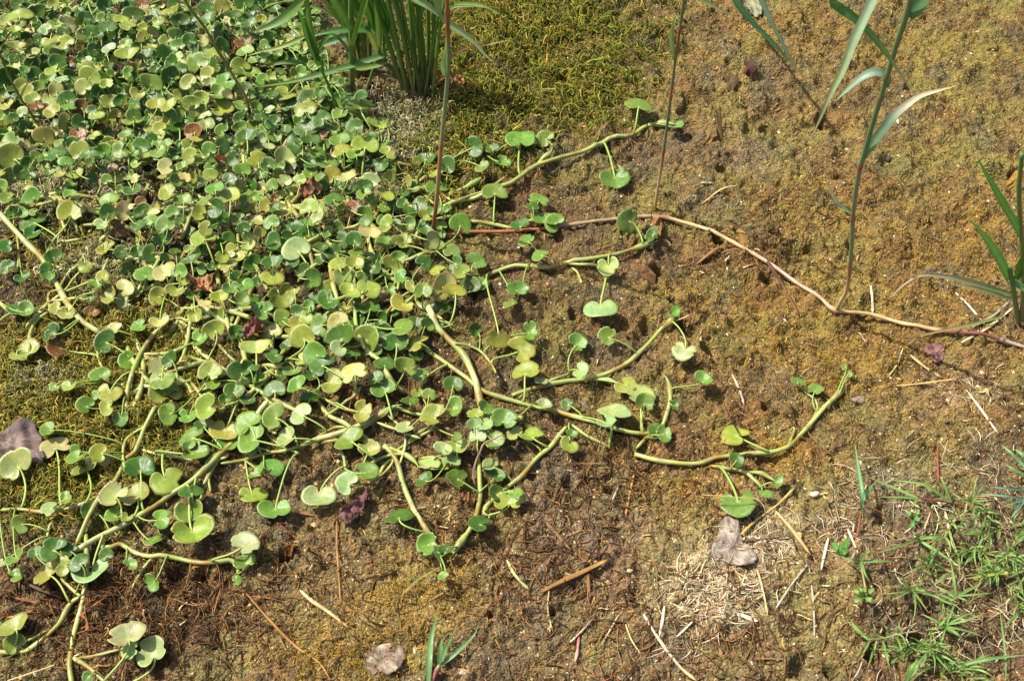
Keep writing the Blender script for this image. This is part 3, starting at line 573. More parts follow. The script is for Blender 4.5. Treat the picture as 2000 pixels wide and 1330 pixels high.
for _ in range(3600):                                   # younger, lower leaves that fill the carpet
    px, py = random.uniform(-30, 900), random.uniform(-30, 760)
    if not inside(px, py, U_POLY): continue
    if 60 < px < 300 and 330 < py < 480 and random.random() < .75: continue
    if random.random() > 1.1 - py / 1300: continue
    d = (20 + .022 * py) * random.uniform(.7, 1.15)
    if any(math.hypot(l[0] - px, l[1] - py) < .5 * (d + l[2]) * (.48 if py < 320 else .70) for l in LEAVES): continue
    add_leaf(px, py, d, random.uniform(0, 360), random.choice('gggggggmmmmyyy'), None, True)

# ------------------------------------------------------------------ stems
def curve_px(txt): return [tuple(map(float, t.split(','))) for t in txt.split()]
PL = []
def stem_colors(n, pale, r):
    t = np.linspace(0, 1, n)
    c0, c1 = lin((140, 152, 72)), lin((190, 194, 124)) if pale else lin((166, 175, 96))
    k = (.5 + .5 * np.sin(t * r.uniform(5, 12) + r.uniform(0, 6)))[:, None]
    return c0 * (1 - k) + c1 * k

def make_stem(root, pts3, rad, tip, pale, r):
    L = np.linalg.norm(np.diff(pts3, axis=0), axis=1).sum()
    n = max(10, int(L / .004)); P = spline(pts3, n)
    t = np.linspace(0, 1, n); R = np.full(n, rad) * (1 + .08 * np.sin(t * 17 + r.uniform(0, 6)))
    C = stem_colors(n, pale, r)
    nodes = np.arange(r.uniform(.02, .05), L, r.uniform(.045, .07)) / L
    for q in nodes:
        g = np.exp(-((t - q) * L / .0035) ** 2); R *= 1 + .22 * g
        C = C * (1 - .75 * g[:, None]) + .75 * g[:, None] * lin((122, 104, 62))
        g2 = np.clip(1 - np.abs((t - q) * L - .008) / .009, 0, 1); R *= 1 + .10 * g2
        C = C * (1 - .35 * g2[:, None]) + .35 * g2[:, None] * lin((150, 140, 116))
    crust = np.clip(np.sin(t * L * 60 + r.uniform(0, 6)) + np.sin(t * L * 131 + r.uniform(0, 6)) - .45, 0, 1)[:, None] * .85
    C = C * (1 - crust) + crust * lin((140, 112, 48))
    if tip:
        e = np.clip((t * L - (L - .034)) / .034, 0, 1)
        R *= np.where(e > 0, (1 + 1.0 * np.sin(np.minimum(e * 1.25, 1) * math.pi) ** 1.2) * np.clip(1.22 - e * 1.15, .06, 1), 1)
        C = C * (1 - .8 * e[:, None]) + .8 * e[:, None] * lin((104, 146, 72))
    else:
        R *= np.clip(np.minimum(t * L, (1 - t) * L) / .004 + .35, 0, 1)
    P = P + np.cumsum(np.array([[r.gauss(0, .00012) for _ in range(3)] for _ in range(n)]), axis=0) * np.minimum(1, 4 * np.minimum(t, 1 - t))[:, None]
    P[:, 2] = np.maximum(P[:, 2], GH(P[:, 0], P[:, 1]) + R * .25)
    for _ in range(14): P[1:-1, 2] = np.maximum(P[1:-1, 2], .5 * (P[:-2, 2] + P[2:, 2]))
    V, F = tube(P, R, 9); o = obj_np('stem', V, F, tube_cols(C, 9), M_STEM, root)
    RV, RF, o0 = [], [], 0
    for q in nodes:
        i = int(q * (n - 1))
        for _ in range(r.randint(2, 5)):
            a = r.uniform(0, 6.28); l = r.uniform(.006, .022); u = np.linspace(0, 1, 6)[:, None]; b_ = r.uniform(-1, 1)
            W = P[i] + u * l * np.array([math.cos(a), math.sin(a), 0]) + u * u * l * .5 * b_ * np.array([-math.sin(a), math.cos(a), 0]); W[:, 2] = np.maximum(GH(W[:, 0], W[:, 1]) + .0003, P[i][2] * (1 - u[:, 0]) ** 2 + u[:, 0] * GH(W[:, 0], W[:, 1]))
            v_, f_ = tube(W, np.linspace(.0006, .0002, 6), 4); RV.append(v_); RF.append(f_ + o0); o0 += len(v_)
    if RV:
        RV = np.concatenate(RV); ro = obj_np('root_hair', RV, np.concatenate(RF), np.tile(lin((150, 124, 84)), (len(RV), 1)), M_STEM, root); ro['kind'] = 'stuff'
    return P, nodes

STEMPTS = []    # (plant index, px, py, xyz, node?)
def add_plant(label, stems, lift, gname):
    r = random.Random(label)
    c = curve_px(stems[0][2]); base = at(*c[0], .002)
    root = thing('creeping_plant', base, label, 'plant', gname); PL.append(root); pi = len(PL) - 1
    for hw, tip, txt in stems:
        c = curve_px(txt); p3 = []
        for i, (x, y) in enumerate(c):
            rad = hw * pxsize(at(x, y)) 
            p3.append(at(x, y, rad * .8 + lift * (.5 + .5 * math.sin(i * 1.3 + hw)) + (.003 if tip and i > len(c) - 3 else 0) + r.uniform(0, .002)))
        rad = hw * 1.02 * pxsize(np.mean(p3, axis=0))
        P, nodes = make_stem(root, np.array(p3), rad, tip, hw > 4.8, r)
        n = len(P); end = n - 1 if not tip else int(n * .9)
        for i in list(range(0, end, max(1, n // 24))) + [end]:
            px, py = to_px(P[i]); STEMPTS.append((pi, float(px), float(py), P[i], rad))
def side_runners(stems, lab, lo, hi):
    r = random.Random('side' + lab); out = list(stems)
    for hw, tip, txt in stems[:2]:
        c = curve_px(txt)
        for _ in range(r.randint(lo, hi)):
            x, y = r.choice(c[:-1] if tip else c); x += r.uniform(-12, 12); y += r.uniform(-10, 10)
            if x > 900 or y > 900: continue
            a = math.radians(r.choice([r.gauss(35, 16), r.gauss(-38, 16), r.gauss(-38, 16) + 180, r.gauss(100, 20)])); ln = r.uniform(50, 120); b_ = r.uniform(-.22, .22); q = []
            for t in np.linspace(0, 1, 5):
                u, w = ln * t, b_ * ln * math.sin(math.pi * t); q.append(f'{x + u * math.cos(a) - w * math.sin(a):.1f},{y + .85 * (u * math.sin(a) + w * math.cos(a)):.1f}')
            out.append((r.uniform(2.2, 3.4), 0, ' '.join(q)))
    return out
for i_, (lab, stems) in enumerate(PLANTS): add_plant(lab, side_runners(stems, lab, 4, 6), .010 if i_ in (6, 7, 8, 12, 13, 17) else .002, 'runners creeping out over the mud')
for sx, sy, hd, lab in MAT:
    r = random.Random(lab); S = []
    sc_ = .75 + sy / 900
    for k in range(6 if sy > 380 else 4):
        a = math.radians(hd + (0, 68, -60, 120, 30, -30)[k] + r.uniform(-14, 14)); L = (82, 62, 56, 50, 66, 60)[k] * sc_
        ox, oy = (0, 0) if k == 0 else (r.uniform(-28, 28) * sc_, r.uniform(-18, 18) * sc_)
        bend = r.uniform(-.25, .25); pts = []
        for t in np.linspace(-1, 1, 6):
            x = sx + ox + L * t * math.cos(a) - bend * L * (1 - t * t) * math.sin(a); y = sy + oy + .8 * (L * t * math.sin(a) + bend * L * (1 - t * t) * math.cos(a))
            pts.append(f'{x:.1f},{y:.1f}')
        S.append((2.6 + sy / 420 + r.uniform(-.3, .3), 0, ' '.join(pts)))
    add_plant(lab, S, .007, 'runners woven into the carpet of round leaves')

# ------------------------------------------------------------------ hang every leaf on its runner
SPX = np.array([s[1] for s in STEMPTS]); SPY = np.array([s[2] for s in STEMPTS])
def mat_of(x, y): return inside(x, y, U_POLY)
def build_leaf(px, py, d, ang, key, ratio, h):
    r = random
    P = at(px, py, h); v = unit(EYE - P); ps = pxsize(P); R = .5 * d * ps * ((1.15 if py < 330 else 1.05) if mat_of(px, py) else 1.0)
    elev = math.asin(v[2])
    if ratio is None: ratio = r.choice([.95, .9, .82, .74, .88, .66, .58])
    if ratio <= math.sin(elev) + .12 and r.random() < .8 or ratio < .7: al, phi = math.acos(min(ratio, .99)), r.uniform(-.35, .35)
    else: al, phi = math.acos(min(ratio, .995)), r.uniform(-1.7, 1.7)
    right = unit(np.cross([0, 0, 1.0], v)); up = np.cross(v, right)
    nrm = math.cos(al) * v + math.sin(al) * (math.cos(phi) * up + math.sin(phi) * right)
    if nrm[2] < .15: nrm[2] = .15
    nrm = unit(nrm)
    a = math.radians(ang); dd = math.cos(a) * right - math.sin(a) * up
    e1 = unit(dd - v * (dd @ nrm) / (v @ nrm)); e2 = np.cross(nrm, e1)
    me, s = r.choice(LEAFM)
    C0 = P + e1 * s * R * .95
    low = R * .9 * math.sqrt(max(0, 1 - nrm[2] ** 2)) + .002        # keep the lower rim above the mud
    zmin = float(GH(C0[0], C0[1])) + low
    if C0[2] < zmin:
        t = (zmin - C0[2]) / v[2]; C0 = C0 + v * t * .8; 
    M = Matrix(((e1[0] * R, e2[0] * R, nrm[0] * R, C0[0]), (e1[1] * R, e2[1] * R, nrm[1] * R, C0[1]), (e1[2] * R, e2[2] * R, nrm[2] * R, C0[2]), (0, 0, 0, 1)))
    # nearest runner, preferably on the notch side
    qx, qy = to_px(C0)
    dx, dy = SPX - qx, SPY - qy; dist = np.hypot(dx, dy) + 1e-6
    cs = (dx * math.cos(a) + dy * math.sin(a)) / dist
    cost = dist * (1 + .9 * (1 - cs)) + np.where(dist < .45 * d, 2.0 * d, 0) + np.maximum(0, 1.35 * d - dist) * 1.1
    k = int(np.argmin(cost)); pi, sx, sy, S3, srad = STEMPTS[k]
    root = PL[pi]; far = dist[k] > 4.2 * d + 40
    if far: S3 = at(qx + dx[k] / dist[k] * d * .5, qy + dy[k] / dist[k] * d * .5, -.004)
    o = link(bpy.data.objects.new('leaf', me), root, M)
    c = lin(PAL[key]) * np.array([r.uniform(.84, 1.18), r.uniform(.88, 1.14), r.uniform(.8, 1.2)])
    o.color = (*c, min(1, WEAR[key] * r.uniform(.5, 1.3)))
    if key == 'b': o['label'] = 'withered brown leaf'
    # petiole, child of its leaf
    L = np.linalg.norm(S3 - C0); down = -nrm
    B0 = C0 + down * R * .015; B1 = C0 + e1 * min(.45 * L, 1.4 * R) + down * .18 * R; B2 = S3 + np.array([0, 0, min(.2 * L, .008)]) + np.cross(e1, [0, 0, 1.0]) * L * r.uniform(-.25, .25); B3 = S3
    if far: B1 = C0 + e1 * .25 * R + down * .3 * R
    t = np.linspace(0, 1, 12)[:, None]
    P4 = (1 - t) ** 3 * B0 + 3 * t * (1 - t) ** 2 * B1 + 3 * t * t * (1 - t) * B2 + t ** 3 * B3
    g = GH(P4[:, 0], P4[:, 1]); P4[1:-1, 2] = np.maximum(P4[1:-1, 2], g[1:-1] + .0015)
    rad = min(max(.082 * R, .0008), .0018) * np.linspace(.85, 1.2, 12)
    V, F = tube(P4, rad, 6)
    k_ = np.linspace(0, 1, 12)[:, None]; cp = lin((166, 184, 92)) * (1 - k_) + lin((138, 160, 70)) * k_
    if key in 'gm': cp = cp * np.array([.8, .92, .8])
    Mi = M.inverted(); A = np.array(Mi)
    Vl = V @ A[:3, :3].T + A[:3, 3]
    mp = np_mesh('petiole', Vl, F, tube_cols(cp, 6), M_PET)
    q = bpy.data.objects.new('petiole', mp); COL.objects.link(q); q.parent = o; q.matrix_local = Matrix.Identity(4); WM[q.name] = M
for l in LEAVES: build_leaf(*l)
print('leaves', n_traced, len(LEAVES), 'plants', len(PL))
# ------------------------------------------------------------------ reeds and grasses
G_REED, G_DARK, G_MID, G_COUCH = lin((150, 184, 130)), lin((82, 120, 42)), lin((108, 142, 54)), lin((124, 158, 80))
TAN, RUST, STRAW, PALE, RED = lin((188, 158, 108)), lin((140, 84, 48)), lin((196, 172, 120)), lin((214, 200, 170)), lin((136, 66, 58))

def grad(stops, n):
    """stops [(t, colour)] -> n colours"""
    t = np.linspace(0, 1, n); T = [s[0] for s in stops]; C = np.array([s[1] for s in stops])
    return np.stack([np.interp(t, T, C[:, i]) for i in range(3)], 1)

def P_up(line, Y0, lean=0.0):
    """photo line of something standing up from the ground: first point on the ground at depth Y0, then leaning by 'lean' per metre of height"""
    out = []
    for i, (x, y) in enumerate(line):
        Yk = Y0
        for _ in range(4):
            p = at_y(x, y, Yk); Yk = Y0 + lean * p[2]
        out.append(at_y(x, y, Yk))
    return np.array(out)

def P_leaf(line, Y0, lean=0.0, cl=0.0):
    """photo line of a blade: its first point sits on the culm (standing at depth Y0, leaning cl), then it swings nearer (lean < 0) or farther"""
    Yk = Y0
    for _ in range(5): Yk = Y0 + cl * at_y(line[0][0], line[0][1], Yk)[2]
    out = [at_y(line[0][0], line[0][1], Yk)]; d = 0.0
    for (x0, y0), (x, y) in zip(line[:-1], line[1:]):
        d += math.hypot(x - x0, y - y0) * pxsize(out[-1]); q = at_y(x, y, Yk + lean * d * .5)
        g = float(GH(q[0], q[1])) + .004
        if q[2] < g: q = at(x, y, .005)
        out.append(q)
    return np.array(out)

def stalk(parent, name, line3, w0, w1, stops, nodes=(), sides=8):
    L = np.linalg.norm(np.diff(line3, axis=0), axis=1).sum(); n = max(14, int(L / .005)); P = spline(line3, n)
    t = np.linspace(0, 1, n); R = w0 + (w1 - w0) * t; C = grad(stops, n)
    for q in nodes:
        g = np.exp(-((t - q) * L / .0022) ** 2); R = R * (1 + .45 * g); C = C * (1 - .7 * g[:, None]) + .7 * g[:, None] * lin((150, 92, 70))
    V, F = tube(P, R, sides)
    return obj_np(name, V, F, tube_cols(C, sides), M_PET, parent), P

def leaf_blade(parent, line3, hw, stops, face=None, fold=.3, twist=0.0, name='leaf_blade', kind='leaf'):
    n = 26; P = spline(line3, n)
    if face is None: face = unit(TOCAM(P[n // 2]) + np.array([0, 0, .5]))
    V, Q, C = blade(P, wprof(n, hw, kind), face, fold, grad(stops, n), twist)
    return obj_np(name, V, Q, C, M_GRASS, parent)

def L(txt): return curve_px(txt)

# creeping reed: one stem over the mud with three upright shoots
rz = [(842, 456), (880, 459), (915, 455), (1000, 452), (1090, 445), (1180, 434), (1275, 423), (1330, 437), (1400, 465), (1500, 515), (1560, 556), (1600, 588), (1632, 612), (1700, 622), (1780, 636), (1850, 648), (1930, 664), (2040, 688)]
root = thing('creeping_reed', at(1275, 423), 'creeping reed stem lying across the mud with thin upright shoots at its joints', 'reed')
p3 = np.array([at(x, y, .0035 + .002 * math.sin(i)) for i, (x, y) in enumerate(rz)])
n = 240; P = spline(p3, n); t = np.linspace(0, 1, n); R = np.full(n, 4.4 * .00056) * (1 - .25 * np.abs(t - .5))
P[:, 2] = np.maximum(P[:, 2], GH(P[:, 0], P[:, 1]) + R * .25)
for _ in range(90): P[1:-1, 2] = np.maximum(P[1:-1, 2], .5 * (P[:-2, 2] + P[2:, 2]))
C = grad([(0, lin((150, 90, 50))), (.2, lin((164, 104, 62))), (.24, lin((164, 136, 104))), (.36, lin((170, 144, 114))), (.375, lin((158, 90, 72))), (.39, lin((192, 158, 110))), (.5, lin((196, 162, 114))), (.58, lin((176, 146, 120))), (.68, lin((186, 154, 118))),
          (.70, lin((188, 156, 106))), (.84, lin((194, 162, 112))), (.855, lin((136, 78, 70))), (.93, lin((132, 82, 72))), (.95, lin((176, 160, 140))), (1, lin((180, 165, 145)))], n)
for q in (.235, .378, .69, .85, .94):
    g = np.exp(-((t - q) / .006) ** 2); R = R * (1 + .4 * g); C = C * (1 - .4 * g[:, None]) + .4 * g[:, None] * lin((150, 110, 80))
C = C * (1 + .16 * np.sin(np.arange(n) * .9) * np.sin(np.arange(n) * .37))[:, None]; R = R * (1 + .07 * np.sin(np.arange(n) * .7))
V, F = tube(P, R, 9); obj_np('rhizome', V, F, tube_cols(C, 9), M_PET, root)
# shoots
l3 = P_up(L('845,455 852,400 858,330 864,260 871,190 876,120 874,40 872,-60 868,-160'), at(845, 455)[1], -.1)
s1, _ = stalk(root, 'shoot', l3, .0026, .0022, [(0, lin((104, 66, 44))), (.1, lin((160, 92, 60))), (.2, lin((176, 140, 104))), (.32, lin((168, 118, 84))), (.4, lin((136, 144, 104))), (.66, lin((104, 132, 84))), (.72, lin((136, 70, 50))), (.8, lin((150, 100, 70))), (1, lin((110, 130, 80)))], (.34, .57, .76))
l3 = P_leaf(L('868,148 866,128 871,100 872,72'), at(845, 455)[1], 0, -.1); leaf_blade(s1, l3, .0032, [(0, lin((128, 160, 84))), (.7, lin((140, 168, 92))), (1, STRAW)], name='sheath')
l3 = P_up(L('1279,408 1287,355 1297,290 1308,205 1318,125 1328,55 1336,0 1346,-70 1352,-150'), at(1279, 408)[1], -.1)
s2, _ = stalk(root, 'shoot', l3, .0019, .0016, [(0, lin((176, 140, 100))), (.12, lin((204, 176, 130))), (.24, lin((160, 84, 66))), (.27, lin((112, 128, 92))), (.42, lin((98, 122, 82))), (.46, lin((160, 96, 74))), (.5, lin((98, 128, 84))), (.68, lin((146, 82, 66))), (.72, lin((92, 122, 76))), (.9, lin((150, 76, 60))), (1, lin((90, 126, 74)))], (.25, .45, .68, .9))
leaf_blade(s2, P_leaf(L('1317,118 1311,80 1314,50 1324,25'), at(1279, 408)[1], 0, -.1), .0028, [(0, G_MID), (1, lin((150, 170, 110)))], name='sheath')
leaf_blade(s2, P_leaf(L('1338,10 1350,-8 1372,2 1400,16 1436,36'), at(1279, 408)[1], 0, -.1), .0022, [(0, G_MID), (.5, lin((150, 160, 100))), (1, TAN)])
Yb = at(1632, 612)[1]
l3 = P_up(L('1628,616 1640,592 1654,565 1660,520 1664,470 1667,410 1678,335 1688,300 1705,240 1728,165 1750,90 1773,20 1790,-60 1800,-140'), Yb, -.15)
s3, _ = stalk(root, 'shoot', l3, .0022, .0030, [(0, lin((190, 160, 112))), (.1, lin((196, 166, 120))), (.18, lin((150, 104, 72))), (.22, lin((124, 146, 108))), (.31, lin((124, 142, 104))), (.34, lin((150, 100, 86))), (.36, lin((120, 142, 100))), (.46, lin((122, 134, 98))), (.485, lin((150, 96, 78))), (.5, lin((100, 128, 84))), (1, lin((108, 126, 80)))], (.335, .485, .66))
leaf_blade(s3, P_leaf(L('1665,420 1650,408 1634,395 1622,372 1612,352'), Yb, .1, -.15), .0022, [(0, G_REED), (.5, lin((170, 180, 140))), (1, STRAW)])
leaf_blade(s3, P_leaf(L('1686,310 1702,285 1722,258 1745,228 1775,203 1800,187 1830,178 1868,168'), Yb, -.3, -.15), .0045, [(0, lin((120, 164, 104))), (.45, lin((140, 168, 138))), (.66, lin((214, 206, 176))), (1, lin((196, 164, 104)))])
leaf_blade(s3, P_leaf(L('1730,170 1734,160 1728,148 1708,142 1684,152 1660,172 1632,198'), Yb, -.3, -.15), .0042, [(0, lin((118, 158, 70))), (.3, lin((140, 164, 140))), (1, lin((128, 158, 126)))], twist=-.5)
leaf_blade(s3, P_leaf(L('1776,34 1786,22 1800,6 1830,-30'), Yb, -.3, -.15), .0060, [(0, lin((86, 134, 84))), (1, lin((110, 150, 100)))])
leaf_blade(s3, P_leaf(L('1790,-70 1760,-90 1730,-60 1700,10 1668,80 1645,140 1620,190 1598,240 1578,282'), Yb, -.35, -.15), .0040, [(0, G_REED), (.3, lin((184, 214, 168))), (.6, lin((180, 206, 152))), (.85, lin((150, 156, 104))), (1, STRAW)])
leaf_blade(s3, P_leaf(L('1795,-100 1730,-90 1660,-40 1625,2 1668,36 1710,78 1745,125 1785,182'), Yb, .0, -.15), .0040, [(0, G_DARK), (.5, lin((84, 128, 62))), (.8, lin((112, 142, 80))), (1, STRAW)])
# tall reed standing just beyond the frame, only two hanging blades come into view
r2 = thing('reed', at(1370, -90), 'two grey-green reed blades hanging in from above with a curled dry tip', 'reed')
st, _ = stalk(r2, 'shoot', P_up(L('1370,-90 1375,-150 1385,-215'), at(1370, -90)[1], -1.2), .0026, .0024, [(0, TAN), (1, G_MID)])
Y2 = at(1500, 240)[1]
leaf_blade(r2, P_leaf(L('1385,-200 1400,-90 1436,0 1470,45 1510,85 1540,118 1562,140 1578,165'), at(1370, -90)[1], -.2, -1.2), 0.0044, [(0, G_MID), (.4, lin((98, 146, 96))), (.8, lin((104, 150, 92))), (.9, STRAW), (1, STRAW)])
leaf_blade(r2, P_leaf(L('1385,-200 1440,-90 1482,-10 1502,35 1520,70 1536,100 1548,125 1556,140 1560,158'), at(1370, -90)[1], -.25, -1.2), .0042, [(0, G_REED), (.5, lin((150, 182, 148))), (.9, lin((150, 170, 120))), (1, STRAW)])
# flat pale leaf scrap up there
# ---- rice-like grass tuft at the top
def tuft(label, base, culms, blades, wr):
    root = thing('grass_tuft', at(*base), label, 'grass'); Yt = at(*base)[1]
    for i, (bx, by, tx, ty, w) in enumerate(culms):
        yo = Yt + random.uniform(-.02, .02)
        mx, my = (bx * .55 + tx * .45) + random.uniform(-3, 3), by * .55 + ty * .45
        l3 = P_up([(bx, by), (mx, my), (tx, ty)], yo, random.uniform(-.04, .04)); l3[0, 2] = float(GH(l3[0, 0], l3[0, 1])) - .004
        k = random.uniform(.85, 1.15)
        stalk(root, 'culm', l3, w * wr, w * wr * .85, [(0, lin((128, 112, 68)) * k), (.1, lin((112, 116, 64)) * k), (.3, lin((88, 120, 50)) * k), (1, lin((84, 126, 46)) * k)], (random.uniform(.2, .35),), 7)
    for line, hw, c0, c1, lean, dy in blades:
        leaf_blade(root, P_leaf(L(line), Yt, lean), hw, [(0, c0), (.6, (c0 + c1) / 2), (1, c1)], fold=.35, twist=random.uniform(-.3, .3))
    return root
W = .00052
cul = [(794, 146, 759, 0, 6.6), (806, 160, 775, 12, 6.8), (814, 162, 800, 0, 7.2), (833, 170, 816, 10, 6.6), (836, 170, 835, 20, 6.0), (839, 170, 856, 20, 6.8), (788, 146, 734, 20, 6.6), (804, 192, 757, 126, 6.6), (826, 168, 812, 0, 5.4), (842, 164, 866, 20, 5.0), (799, 150, 742, 0, 5.6), (822, 174, 786, 10, 5.0), (810, 158, 768, 0, 4.6), (830, 166, 806, 10, 4.6), (818, 170, 824, 0, 4.4), (844, 166, 846, 0, 4.6), (797, 152, 748, 10, 4.4), (826, 172, 862, -10, 4.2)]
cul = [(x0, y0, x1 + (x1 - x0) * .45, y1 - (y0 - y1) * .45, w) for x0, y0, x1, y1, w in cul]
Lg, Dg = lin((150, 172, 110)), lin((72, 112, 40))
tuft('dark green clump of upright grass stems standing in grey thread moss', (815, 180), cul, [
    ('735,60 720,20 712,-30 700,-110', .0062, Dg, G_MID, .1, 0), ('760,-20 757,40 750,90 755,118', .004, Dg, Dg, -.2, -.02), ('775,-60 790,-20 805,-5 835,12 862,34 872,42', .0062, G_MID, lin((176, 192, 136)), -.5, -.06),
    ('800,-90 840,-30 870,38 900,62 925,82 945,105 967,126', .0060, G_MID, lin((178, 192, 140)), -.5, -.08), ('846,40 880,14 915,10 945,13 965,22 981,31', .0040, G_MID, lin((140, 160, 80)), -.3, -.03),
    ('742,60 700,58 660,60 620,68 605,75', .0052, Dg, lin((84, 126, 66)), -.3, -.03), ('782,100 740,112 690,128 640,142 570,160 490,172', .0044, lin((92, 130, 66)), lin((118, 144, 78)), -.5, -.05),
    ('760,122 720,132 690,136 650,140', .0035, G_MID, lin((160, 170, 90)), -.4, -.05), ('736,100 720,60 705,40 695,20', .004, lin((150, 160, 80)), G_MID, 0, 0), ('826,168 818,150 808,140', .0042, G_MID, G_MID, -.2, -.03),
    ('770,-40 778,20 790,70 796,120', .0028, Dg, G_MID, -.1, -.03), ('840,-60 826,10 818,60 815,100', .0026, G_MID, Dg, -.1, -.03), ('720,-60 738,10 760,60 778,100', .0030, Dg, Dg, -.1, -.03), ('880,-60 860,10 848,60 842,90', .0028, Dg, G_MID, -.1, -.02), ('700,-60 716,-10 728,30 733,70', .0030, G_MID, Dg, 0, -.02),
    ('842,165 862,140 888,106 900,98 950,88 1000,78', .0020, lin((150, 96, 46)), TAN, -.8, -.02), ('842,168 870,152 900,140 940,118 958,112', .0018, lin((150, 96, 46)), lin((150, 130, 60)), -.8, -.03), ('750,190 744,178 752,160 742,130', .0018, RUST, RUST, -.3, 0)], W)
cul = [(700, 130, 640, -60, 6.5), (706, 128, 660, -80, 6.5), (712, 130, 680, -90, 7), (718, 126, 700, -80, 6), (695, 132, 668, -40, 6), (722, 120, 712, -90, 6)]
tuft('smaller grass clump in shade behind the main clump', (708, 128), cul, [
    ('690,60 668,20 640,-20 600,-90', .0062, Dg, G_MID, .1, 0), ('700,40 690,0 684,-60', .005, Dg, Dg, .1, 0), ('712,20 716,-20 730,-90', .005, Dg, G_MID, 0, 0), ('690,90 676,40 655,0 630,-60', .0034, G_MID, Dg, .1, 0), ('705,100 702,40 708,-40', .0032, Dg, G_MID, 0, 0), ('694,80 640,10 600,-40', .0032, Dg, G_MID, .1, .01), ('716,90 738,30 752,-50', .0032, G_MID, Dg, .05, 0), ('700,70 650,30 610,14 580,20', .0028, G_MID, lin((130, 150, 80)), -.2, 0), ('690,70 655,78 620,90 594,102', .0050, lin((60, 100, 56)), Dg, -.3, -.03),
    ('665,132 640,130 600,125 560,122 520,128 480,132', .0036, lin((90, 126, 60)), lin((140, 150, 84)), -.3, -.04), ('600,70 570,84 540,95 510,102 482,110', .0034, lin((100, 130, 50)), lin((150, 150, 70)), -.2, -.02)], W)
cul = [(690, 205, 685, -60, 8.4)]
tuft('single thick grass culm beside the small shaded clump', (690, 205), cul, [('687,90 720,-20 730,-90', .0040, G_MID, Dg, .0, -.02), ('686,60 650,0 610,-60', .0050, Dg, G_MID, -.1, -.02)], W)
cul = [(716, 182, 742, 95, 4.6)]
tuft('short slanting grass shoot with a cut green stem', (716, 182), cul, [('742,96 738,40 728,-30', .0040, G_MID, Dg, -.1, -.01)], W)
cul = [(664, 212, 625, 130, 4.2)]
tuft('low slender grass shoot with arching blades over the round leaves', (664, 212), cul, [
    ('625,130 604,80 590,40 575,10', .0050, Dg, lin((84, 130, 56)), -.1, -.01), ('622,120 606,60 600,10 598,-60', .0044, Dg, G_MID, -.1, -.01), ('615,110 650,70 700,120', .0028, Dg, Dg, -.1, 0),
    ('560,0 590,-30 600,-60', .003, G_MID, G_MID, 0, 0), ('600,-20 575,18 545,42 515,56 490,64', .0062, G_MID, lin((112, 146, 86)), -.4, -.05)], W)
# thin stalks over the carpet
def thin(label, line, w, stops, fork=None):
    Y0 = at(*line[0])[1]; root = thing('reed_stalk', at(*line[0]), label, 'reed')
    stalk(root, 'shoot', P_up(line, Y0, -.25), w, w * .9, stops, (.4, .75), 7)
    for f in fork or []: leaf_blade(root, P_leaf(L(f), Y0, 0, -.25), .0016, [(0, lin((130, 140, 80))), (1, lin((176, 150, 90)))])
thin('slanting brown and green reed stalk leaning out of the leaf carpet', L('490,228 480,190 462,160 440,122 424,98 400,55 368,12 350,-30 330,-90'), .0020, [(0, lin((150, 108, 66))), (.3, lin((170, 130, 84))), (.34, lin((104, 120, 60))), (.6, lin((110, 128, 66))), (.62, lin((150, 90, 60))), (.68, lin((110, 138, 70))), (.9, lin((150, 84, 50))), (1, lin((120, 110, 60)))], ['368,12 350,2 330,-20', '423,95 414,84 400,66'])
thin('thin forked reed stalk at the left side of the leaf carpet', L('76,250 60,222 40,192 18,150 2,112 -20,60'), .0017, [(0, lin((150, 120, 80))), (.3, lin((150, 92, 66))), (.36, lin((120, 120, 70))), (1, lin((92, 110, 60)))], ['40,192 48,175 60,155'])
thin('red stalk tip in the far corner over the leaves', L('2,30 8,18 16,6 26,-20'), .0022, [(0, lin((140, 60, 50))), (1, lin((130, 70, 50)))])
# ---- tuft cut by the right edge
root = thing('grass_tuft', at(1988, 632), 'broad-bladed grass shoot at the right edge among dry straws', 'grass'); Yt = at(1988, 632)[1]
stalk(root, 'culm', P_up(L('1989,634 1984,600 1976,545 1970,520'), Yt), .0032, .0028, [(0, lin((130, 130, 76))), (1, lin((84, 124, 60)))])
stalk(root, 'culm', P_up(L('1996,625 1998,560 1996,480 1990,380 1996,300'), Yt), .003, .0024, [(0, lin((130, 130, 76))), (1, lin((84, 124, 60)))])
for ln, hw, c0, c1, le, dy in [('1970,548 1956,515 1935,480 1912,450 1894,428', .0056, lin((84, 136, 56)), lin((112, 156, 72)), -.5, 0), ('1998,470 1978,430 1952,385 1925,338 1908,306', .0042, lin((84, 136, 56)), lin((86, 136, 58)), -.4, 0),
                               ('1978,575 1945,566 1895,551 1850,541 1798,538 1765,556 1736,584', .0034, lin((110, 140, 80)), lin((200, 186, 150)), -.9, -.02), ('1972,584 1935,572 1890,560 1855,556', .0026, lin((110, 146, 84)), lin((190, 176, 130)), -.9, -.03),
                               ('1960,618 1900,633 1826,649 1790,660 1764,680', .0018, lin((120, 146, 76)), TAN, -.9, -.03), ('1976,548 2000,560 2030,580', .0052, lin((90, 136, 70)), lin((140, 170, 110)), -.6, -.02), ('1985,545 2000,510 2030,470', .005, Dg, G_MID, -.3, 0)]:
    leaf_blade(root, P_leaf(L(ln), Yt, le), hw, [(0, c0), (1, c1)], twist=random.uniform(-.3, .3))

